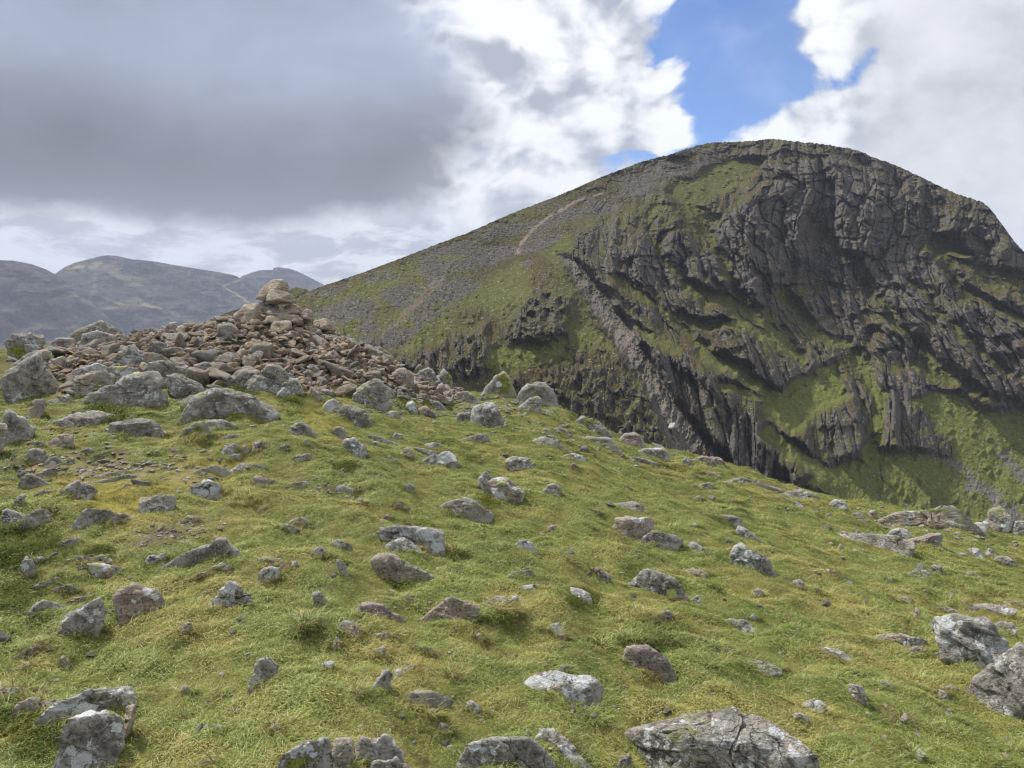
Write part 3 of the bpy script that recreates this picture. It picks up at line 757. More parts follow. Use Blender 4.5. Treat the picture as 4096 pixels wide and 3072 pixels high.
# ------------------------------------------------------------------ rock material: weathered volcanic stone with lichen and moss
# object colour carries the stone's own make-up: R brown share, G white lichen share, B moss share, A pinkness
def mat_rock(name='lichened rock', scale=1.0, cairn=False):
    m, g = new_mat(name, 0.88, 0.22)
    oi = g.new('ShaderNodeObjectInfo')
    sep = g.new('ShaderNodeSeparateColor'); g.nt.links.new(oi.outputs['Color'], sep.inputs[0])
    br, li, mo = sep.outputs; pk = oi.outputs['Alpha']; rnd = oi.outputs['Random']
    tc = g.new('ShaderNodeTexCoord').outputs['Object']
    off = g.new('ShaderNodeCombineXYZ')
    for i, k in enumerate((37.0, 91.0, 53.0)): g.put(off.inputs[i], g.mul(rnd, k))
    p = g.vadd(tc, off.outputs[0])
    big = g.noise(p, 2.2, 5, 0.6); mid = g.noise(p, 9, 6, 0.68); fine = g.noise(p, 42, 5, 0.72)
    grain = g.noise(p, 150, 2, 0.6)
    band = g.noise(g.vmul(p, (0.6, 1.4, 5.5)), 4.0, 6, 0.65, 1.2)
    grey = g.mix(g.ss(mid, 0.38, 0.62), (0.155, 0.140, 0.120), (0.390, 0.360, 0.315))
    brn = g.mix(g.ss(band, 0.36, 0.64), (0.235, 0.180, 0.125), (0.560, 0.460, 0.330))
    c = g.mix(g.ss(g.add(br, g.mul(g.sub(big, 0.5), 1.1)), 0.25, 0.75), grey, brn)
    c = g.mix(g.mul(pk, 0.8), c, g.mix(mid, (0.24, 0.165, 0.145), (0.44, 0.33, 0.30)))
    # dark crust, cracks and pits
    c = g.mix(g.ss(g.add(g.mul(mid, 0.5), g.mul(fine, 0.5)), 0.45, 0.34, 0, 0.75), c, (0.045, 0.042, 0.036))
    c = g.mix(g.ss(band, 0.42, 0.33, 0, 0.5), c, (0.075, 0.062, 0.048))
    crk = g.vor(g.vadd(g.vmul(p, (1, 1, 1.8)), g.vmul(g.noise(p, 4, 3, 0.6, out=1), (0.25, 0.25, 0.25))), 5.0, 'DISTANCE_TO_EDGE')
    crm = g.mul(g.ss(crk, 0.012, 0.0), g.ss(g.noise(g.vadd(p, (3.0, 8.0, 2.0)), 3.0, 3), 0.52, 0.62))
    c = g.mix(g.mul(crm, 0.8), c, (0.03, 0.028, 0.024))
    # grey-green crust everywhere, speckled
    c = g.mix(g.mul(g.mul(g.ss(fine, 0.50, 0.60), g.ss(mid, 0.42, 0.60, 0.25, 0.9)), g.ss(br, 0.3, 0.9, 1, 0.35)), c, (0.42, 0.405, 0.35))
    c = g.mix(g.ss(g.noise(g.vadd(p, (1.0, 7.0, 4.0)), 75, 3, 0.7), 0.47, 0.38, 0, 0.7), c, (0.060, 0.053, 0.042))
    up = g.new('ShaderNodeSeparateXYZ'); g.nt.links.new(g.geo.outputs['Normal'], up.inputs[0]); nz = up.outputs[2]
    # white lichen: ragged discs
    vz = g.vor(g.vadd(p, g.vmul(g.noise(p, 30, 4, 0.7, out=1), (0.05, 0.05, 0.05))), 10.5 , 'F1')
    vz2 = g.vor(g.vadd(p, g.vmul(g.noise(p, 50, 4, 0.7, out=1), (0.03, 0.03, 0.03))), 31.0, 'F1')
    cl = g.noise(g.vadd(p, (5.0, 3.0, 1.0)), 3.4, 3, 0.6)
    rag = g.noise(g.vadd(p, (2.0, 4.0, 6.0)), 26.0, 7, 0.74)
    lump = g.noise(g.vadd(p, (7.0, 3.0, 1.0)), 5.0, 2, 0.5)
    L1 = g.ss(g.sub(g.add(g.mul(li, 0.34), g.mul(g.sub(cl, 0.62), 1.6)), vz), -0.04, 0.01)                 # a few round patches
    L2 = g.ss(g.add(g.add(g.mul(rag, 1.0), g.mul(g.sub(lump, 0.5), 0.75)), g.mul(g.sub(li, 0.5), 0.17)), 0.60, 0.63)   # ragged crust
    L = g.mul(g.m('MAXIMUM', L1, L2), g.ss(nz, -0.35, 0.25))
    L = g.mul(L, g.ss(fine, 0.34, 0.46, 0.45, 1))
    c = g.mix(g.mul(L, 0.92), c, g.mix(grain, (0.50, 0.52, 0.53), (0.74, 0.75, 0.74)))
    # yellow-green map lichen, scarce
    Y = g.mul(g.ss(g.vor(g.vadd(p, g.vmul(g.noise(p, 25, 3, 0.7, out=1), (0.06, 0.06, 0.06))), 4.2, 'F1'), 0.17, 0.12), g.ss(g.noise(g.vadd(p, (9.0, 2.0, 4.0)), 2.0, 2), 0.54, 0.60))
    c = g.mix(g.mul(Y, g.ss(li, 0.1, 0.4, 0, 0.85)), c, (0.42, 0.46, 0.12))
    # moss on ledges and hollows
    M = g.ss(g.add(g.add(g.mul(mo, 0.55), g.mul(g.sub(g.noise(g.vadd(p, (6.0, 1.0, 9.0)), 3.6, 4, 0.6), 0.5), 2.0)), g.add(g.mul(g.sub(fine, 0.5), 0.6), g.mul(nz, 0.20))), 0.50, 0.62)
    c = g.mix(g.mul(M, 0.93), c, g.mix(g.ss(fine, 0.35, 0.65), (0.075, 0.085, 0.012), (0.22, 0.23, 0.035)))
    WP = g.ss(g.add(g.at('whitepatch'), g.mul(g.sub(fine, 0.5), 0.9)), 0.42, 0.56)
    c = g.mix(g.mul(WP, 0.95), c, g.mix(mid, (0.56, 0.58, 0.58), (0.80, 0.81, 0.79)))
    YP = g.ss(g.add(g.at('yellowpatch'), g.mul(g.sub(fine, 0.5), 1.6)), 0.42, 0.56)
    c = g.mix(g.mul(YP, 0.9), c, (0.50, 0.55, 0.16))
    MP = g.ss(g.add(g.at('mosspatch'), g.mul(g.sub(mid, 0.5), 1.6)), 0.40, 0.56)
    c = g.mix(g.mul(MP, 0.95), c, g.mix(g.ss(fine, 0.35, 0.65), (0.10, 0.11, 0.015), (0.30, 0.31, 0.045)))
    pt = g.geo.outputs['Pointiness']
    c = g.mix(g.ss(pt, 0.50, 0.56, 0, 0.45), c, (0.50, 0.47, 0.42))
    g.color(c)
    h = g.add(g.add(g.mul(mid, 0.9), g.mul(fine, 0.45)), g.add(g.mul(band, 0.5), g.mul(crm, -0.8)))
    g.normal(g.bump(g.add(h, g.mul(grain, 0.15)), 1.0, 0.042))
    return m
MAT_ROCK = mat_rock()

# ------------------------------------------------------------------ rock shapes
_ico = {}
def ico(sub):
    if sub not in _ico:
        import bmesh
        bm = bmesh.new(); bmesh.ops.create_icosphere(bm, subdivisions=sub, radius=1.0)
        bm.verts.ensure_lookup_table()
        V = np.array([v.co[:] for v in bm.verts]); Fc = np.array([[l.index for l in f.verts] for f in bm.faces])
        bm.free(); _ico[sub] = (V, Fc)
    return _ico[sub]

def rock_surface(center, planes, ext, sub, seed, rough=1.0, sharp=110):
    """planes: (n, d) half spaces n.(p-c) <= d. Rounded polytope + weathering; returns vertices"""
    V, Fc = ico(sub)
    nrm = np.array([q[0] for q in planes]); d = np.array([q[1] for q in planes])
    D = V * np.asarray(ext); D /= np.linalg.norm(D, axis=1, keepdims=True)
    size = float(np.mean(ext))
    q = np.maximum(D @ nrm.T, 1e-4) / d[None, :]
    r = 1.0 / (q ** sharp).sum(1) ** (1.0 / sharp)
    P = D * r[:, None]
    sx = seed * 7.31
    rs = np.random.default_rng(50000 + seed)
    f = 1.0 / size
    u, v, w = P[:, 0] * f, P[:, 1] * f, P[:, 2] * f
    k = size * rough
    ch = np.minimum(0, fbm(u * 1.6 + sx + 9, v * 1.6, w * 1.6, 2) + 0.30)              # chips bitten out
    P = P + D * (k * (0.02 * fbm(u * 1.1 + sx, v * 1.1, w * 1.1, 2) + 0.13 * ch))[:, None]
    # bedding: beds of uneven hardness weather back by different amounts
    b = np.array([0.35, -0.25, 0.9]) + rs.normal(0, 0.22, 3); b /= np.linalg.norm(b)
    q_ = (P @ b) * f * rs.uniform(4.0, 8.0) + 0.35 * fbm(u * 1.5 + sx, v * 1.5, w * 1.5, 2) + 100
    lay = np.floor(q_); ft = q_ - lay
    hv_ = _perm[(lay.astype(np.int64) * 7 + seed) & 255] / 255.0; hn_ = _perm[((lay.astype(np.int64) + 1) * 7 + seed) & 255] / 255.0
    step = hv_ + (hn_ - hv_) * sst(ft, 0.78, 1.0)
    P = P - D * (k * 0.055 * step)[:, None]
    # fracture facets: each patch of the surface is tilted and set in or out a little against its neighbours
    ns = 8 + 5 * (sub - 3)
    S = P[rs.integers(0, len(P), ns)]
    Pw = P + size * 0.10 * np.stack([perlin(u * 2 + 7, v * 2, w * 2), perlin(u * 2, v * 2 + 7, w * 2), perlin(u * 2, v * 2, w * 2 + 7)], -1)
    dd = ((Pw[:, None] - S[None]) ** 2 * np.array([1, 1, 1.8])).sum(-1)
    o2 = np.argsort(dd, axis=1)[:, :2]; d1 = np.sqrt(dd[np.arange(len(P)), o2[:, 0]]); d2 = np.sqrt(dd[np.arange(len(P)), o2[:, 1]])
    G_ = rs.normal(0, 0.15, (ns, 3)); h_ = rs.normal(0, 0.028, ns)
    def dl(j): return ((P - S[j]) * G_[j]).sum(-1) + h_[j] * size
    bl = sst((d2 - d1) / size, 0.0, 0.035) * 0.5 + 0.5
    disp = dl(o2[:, 0]) * bl + dl(o2[:, 1]) * (1 - bl)
    P = P + D * (np.clip(disp, -0.16 * size, 0.05 * size) * min(1.2, rough + 0.15) - size * 0.02 * np.exp(-((d2 - d1) / size / 0.02) ** 2))[:, None]
    for i in range(4):
        n = rs.normal(size=3); n /= np.linalg.norm(n)
        s_ = P @ n; cut = s_.max() - size * rs.uniform(0.05, 0.20) * min(1.0, rough + 0.2)
        P = P - n * (np.maximum(0, s_ - cut) * 0.95)[:, None]
    u, v, w = P[:, 0] * f, P[:, 1] * f, P[:, 2] * f
    hi = fbm(u * 5 + sx, v * 5, w * 5, 4, 0.6); rd = np.abs(perlin(u * 2.6 + sx, v * 2.6, w * 2.6))
    crack = -np.maximum(0, 0.045 - rd) * 1.3 * (perlin(u * 1.1, v * 1.1 + sx, w * 1.1) > -0.1)
    P = P + D * (k * (0.020 * hi + crack))[:, None]
    return P + np.asarray(center), Fc

def outline_rock(pts, seed, sub, mode='n', dist=None, thick=None, rough=1.0, Pg=None):
    """A rock whose outline from the summit path is pts (photograph pixels); it has its own depth, back and buried foot.
    mode: n standing in turf, f lying flush with the turf, c stacked on other stones"""
    rs = np.random.default_rng(1000 + seed)
    pts = np.array(pts, float)
    jb = np.argmax(pts[:, 1]); low = pts[pts[:, 1] > pts[:, 1].max() - 0.25 * np.ptp(pts[:, 1])]
    bx, by = low[:, 0].mean(), pts[:, 1].max()
    v = ray(pts[:, 0].mean(), pts[:, 1].mean())
    if dist is not None:
        d = ray(bx, by); Pg = d * (dist / math.hypot(d[0], d[1])); Pg[2] += EYE
    hv = np.array([v[0], v[1], 0]); hv /= np.linalg.norm(hv)
    X = np.array([hv[1], -hv[0], 0.0])
    rng_ = np.linalg.norm(Pg - [0, 0, EYE])
    wW = np.ptp(pts[:, 0]) / F * rng_; hW = np.ptp(pts[:, 1]) / F * rng_
    if mode == 'f':
        e = 0.2
        gx = (H(Pg[0] + e * X[0], Pg[1] + e * X[1], False) - H(Pg[0] - e * X[0], Pg[1] - e * X[1], False)) / (2 * e)
        gy = (H(Pg[0] + e * hv[0], Pg[1] + e * hv[1], False) - H(Pg[0] - e * hv[0], Pg[1] - e * hv[1], False)) / (2 * e)
        tx, ty = X + np.array([0, 0, gx]), hv + np.array([0, 0, gy + 0.10])
        pn = np.cross(ty, -tx); pn = pn if pn[2] > 0 else -pn
        pn /= np.linalg.norm(pn); P0 = Pg + pn * 0.012
        # keep it from being sheared out along a grazing view
        pn = pn - 0.20 * v; pn /= np.linalg.norm(pn)
    else:
        lean = {'n': 0.55, 'c': 0.25}[mode]
        pn = np.array([0, 0, 1.0]) * math.sin(lean) - hv * math.cos(lean); P0 = Pg
    eye = np.array([0, 0, EYE])
    Dp = ray(pts[:, 0], pts[:, 1])
    t = ((P0 - eye) @ pn) / (Dp @ pn)
    Q = eye + Dp * t[:, None]                       # rim in the world
    # hull order in pixels
    order = hull(pts); Q = Q[order]; q2 = pts[order]
    C = Q.mean(0); Q = C + (Q - C) * (1.12 if mode == 'c' else 1.035)
    if mode == 'f': depth = 0.35 * wW
    else: depth = thick if thick else 0.55 * min(wW, 1.6 * hW) + 0.12 * wW
    back = depth
    C = C + v * depth * (0.15 if mode != 'f' else 0.05)
    planes = []
    n = len(Q)
    for i in range(n):
        a, b = Q[i], Q[(i + 1) % n]
        L = np.linalg.norm(b - a)
        N0 = np.cross(a - eye, b - eye); N0 /= np.linalg.norm(N0) + 1e-12
        if N0 @ (Q.mean(0) - a) > 0: N0 = -N0
        mid = (a + b) / 2
        if N0[2] < -0.45 and mode != 'c':
            nn = -hv + np.array([0, 0, 0.28 + 0.3 * rs.random()]) + X * (0.9 * (N0 @ X)); nn /= np.linalg.norm(nn)
            planes.append((nn, nn @ (mid - C)))
            continue
        up = max(0, N0[2])
        if mode == 'f': af, ab = 1.3 + 1.2 * rs.random(), 0.15
        else: af, ab = 0.20 + 0.55 * rs.random() + 0.45 * up, 0.15 + 0.6 * rs.random()
        for s_, a_ in ((-1, af), (1, ab)):
            nn = N0 + s_ * a_ * v; nn /= np.linalg.norm(nn)
            planes.append((nn, nn @ (mid - C)))
    # faces turned to the path
    if mode == 'f':
        planes.append((pn, 0.02 + (P0 - C) @ pn + 0.03 * wW))
    else:
        for k in range(4):
            nn = -v + X * rs.normal(0, 0.45) + np.array([0, 0, 1]) * (0.25 + rs.normal(0, 0.35)); nn /= np.linalg.norm(nn)
            planes.append((nn, (0.50 + 0.30 * rs.random()) * depth + 0.02))
    planes.append((v, back * 0.8)); planes.append((np.array([0, 0, -1.0]), max(0.0, (C[2] - Pg[2])) + (0.30 * hW + 0.05 if mode != 'f' else 0.12)))
    planes.append(((v + [0, 0, 0.8]) / np.linalg.norm(v + [0, 0, 0.8]), 0.75 * back + 0.1 * hW))
    mn_ = 0.10 * min(wW, hW if mode != 'f' else wW * 0.3) + 0.01
    planes = [(a, max(float(b), mn_)) for a, b in planes]
    ext = np.array([0.5 * wW * abs(X[0]) + 0.5 * depth * abs(hv[0]) + 0.02, 0.5 * wW * abs(X[1]) + 0.5 * depth * abs(hv[1]) + 0.02, 0.5 * max(hW, 0.35 * wW)])
    ext = np.maximum(ext, 0.35 * ext.max())
    W, Fc = rock_surface((0, 0, 0), planes, ext, sub, seed, (1.15 if sub == 6 else 1.0) * rough * (0.8 if mode == 'f' else 1.0))
    W = W + (C - Pg)
    return Pg, W, Fc, (wW, hW)

def hull(p):
    idx = sorted(range(len(p)), key=lambda i: (p[i][0], p[i][1]))
    def half(ix):
        h = []
        for i in ix:
            while len(h) >= 2:
                a, b = p[h[-2]], p[h[-1]]
                if (b[0] - a[0]) * (p[i][1] - a[1]) - (b[1] - a[1]) * (p[i][0] - a[0]) <= 0: h.pop()
                else: break
            h.append(i)
        return h
    lo, hi = half(idx), half(idx[::-1])
    return lo[:-1] + hi[:-1]

CROPS = dict(A=(0, 900, .63291), B=(1000, 1000, .63291), D=(0, 1600, .63291), E=(1300, 1600, .63291), FF=(2696, 1750, .63291),
             G=(0, 2200, .63291), H=(1300, 2350, .58770), I=(2500, 2350, .72152))
# class -> (brown, lichen, moss, pink)
KINDS_ = dict(g=(.34, .42, .12, 0), G=(.30, .68, .12, 0), b=(.62, .34, .10, .05), t=(.85, .18, .05, .06), w=(.12, .95, .05, .0), d=(.30, .30, .22, 0),
              p=(.45, .15, .02, .8), m=(.20, .45, .42, 0), o=(1.0, .05, .02, 0), M=(.25, .35, .68, 0))
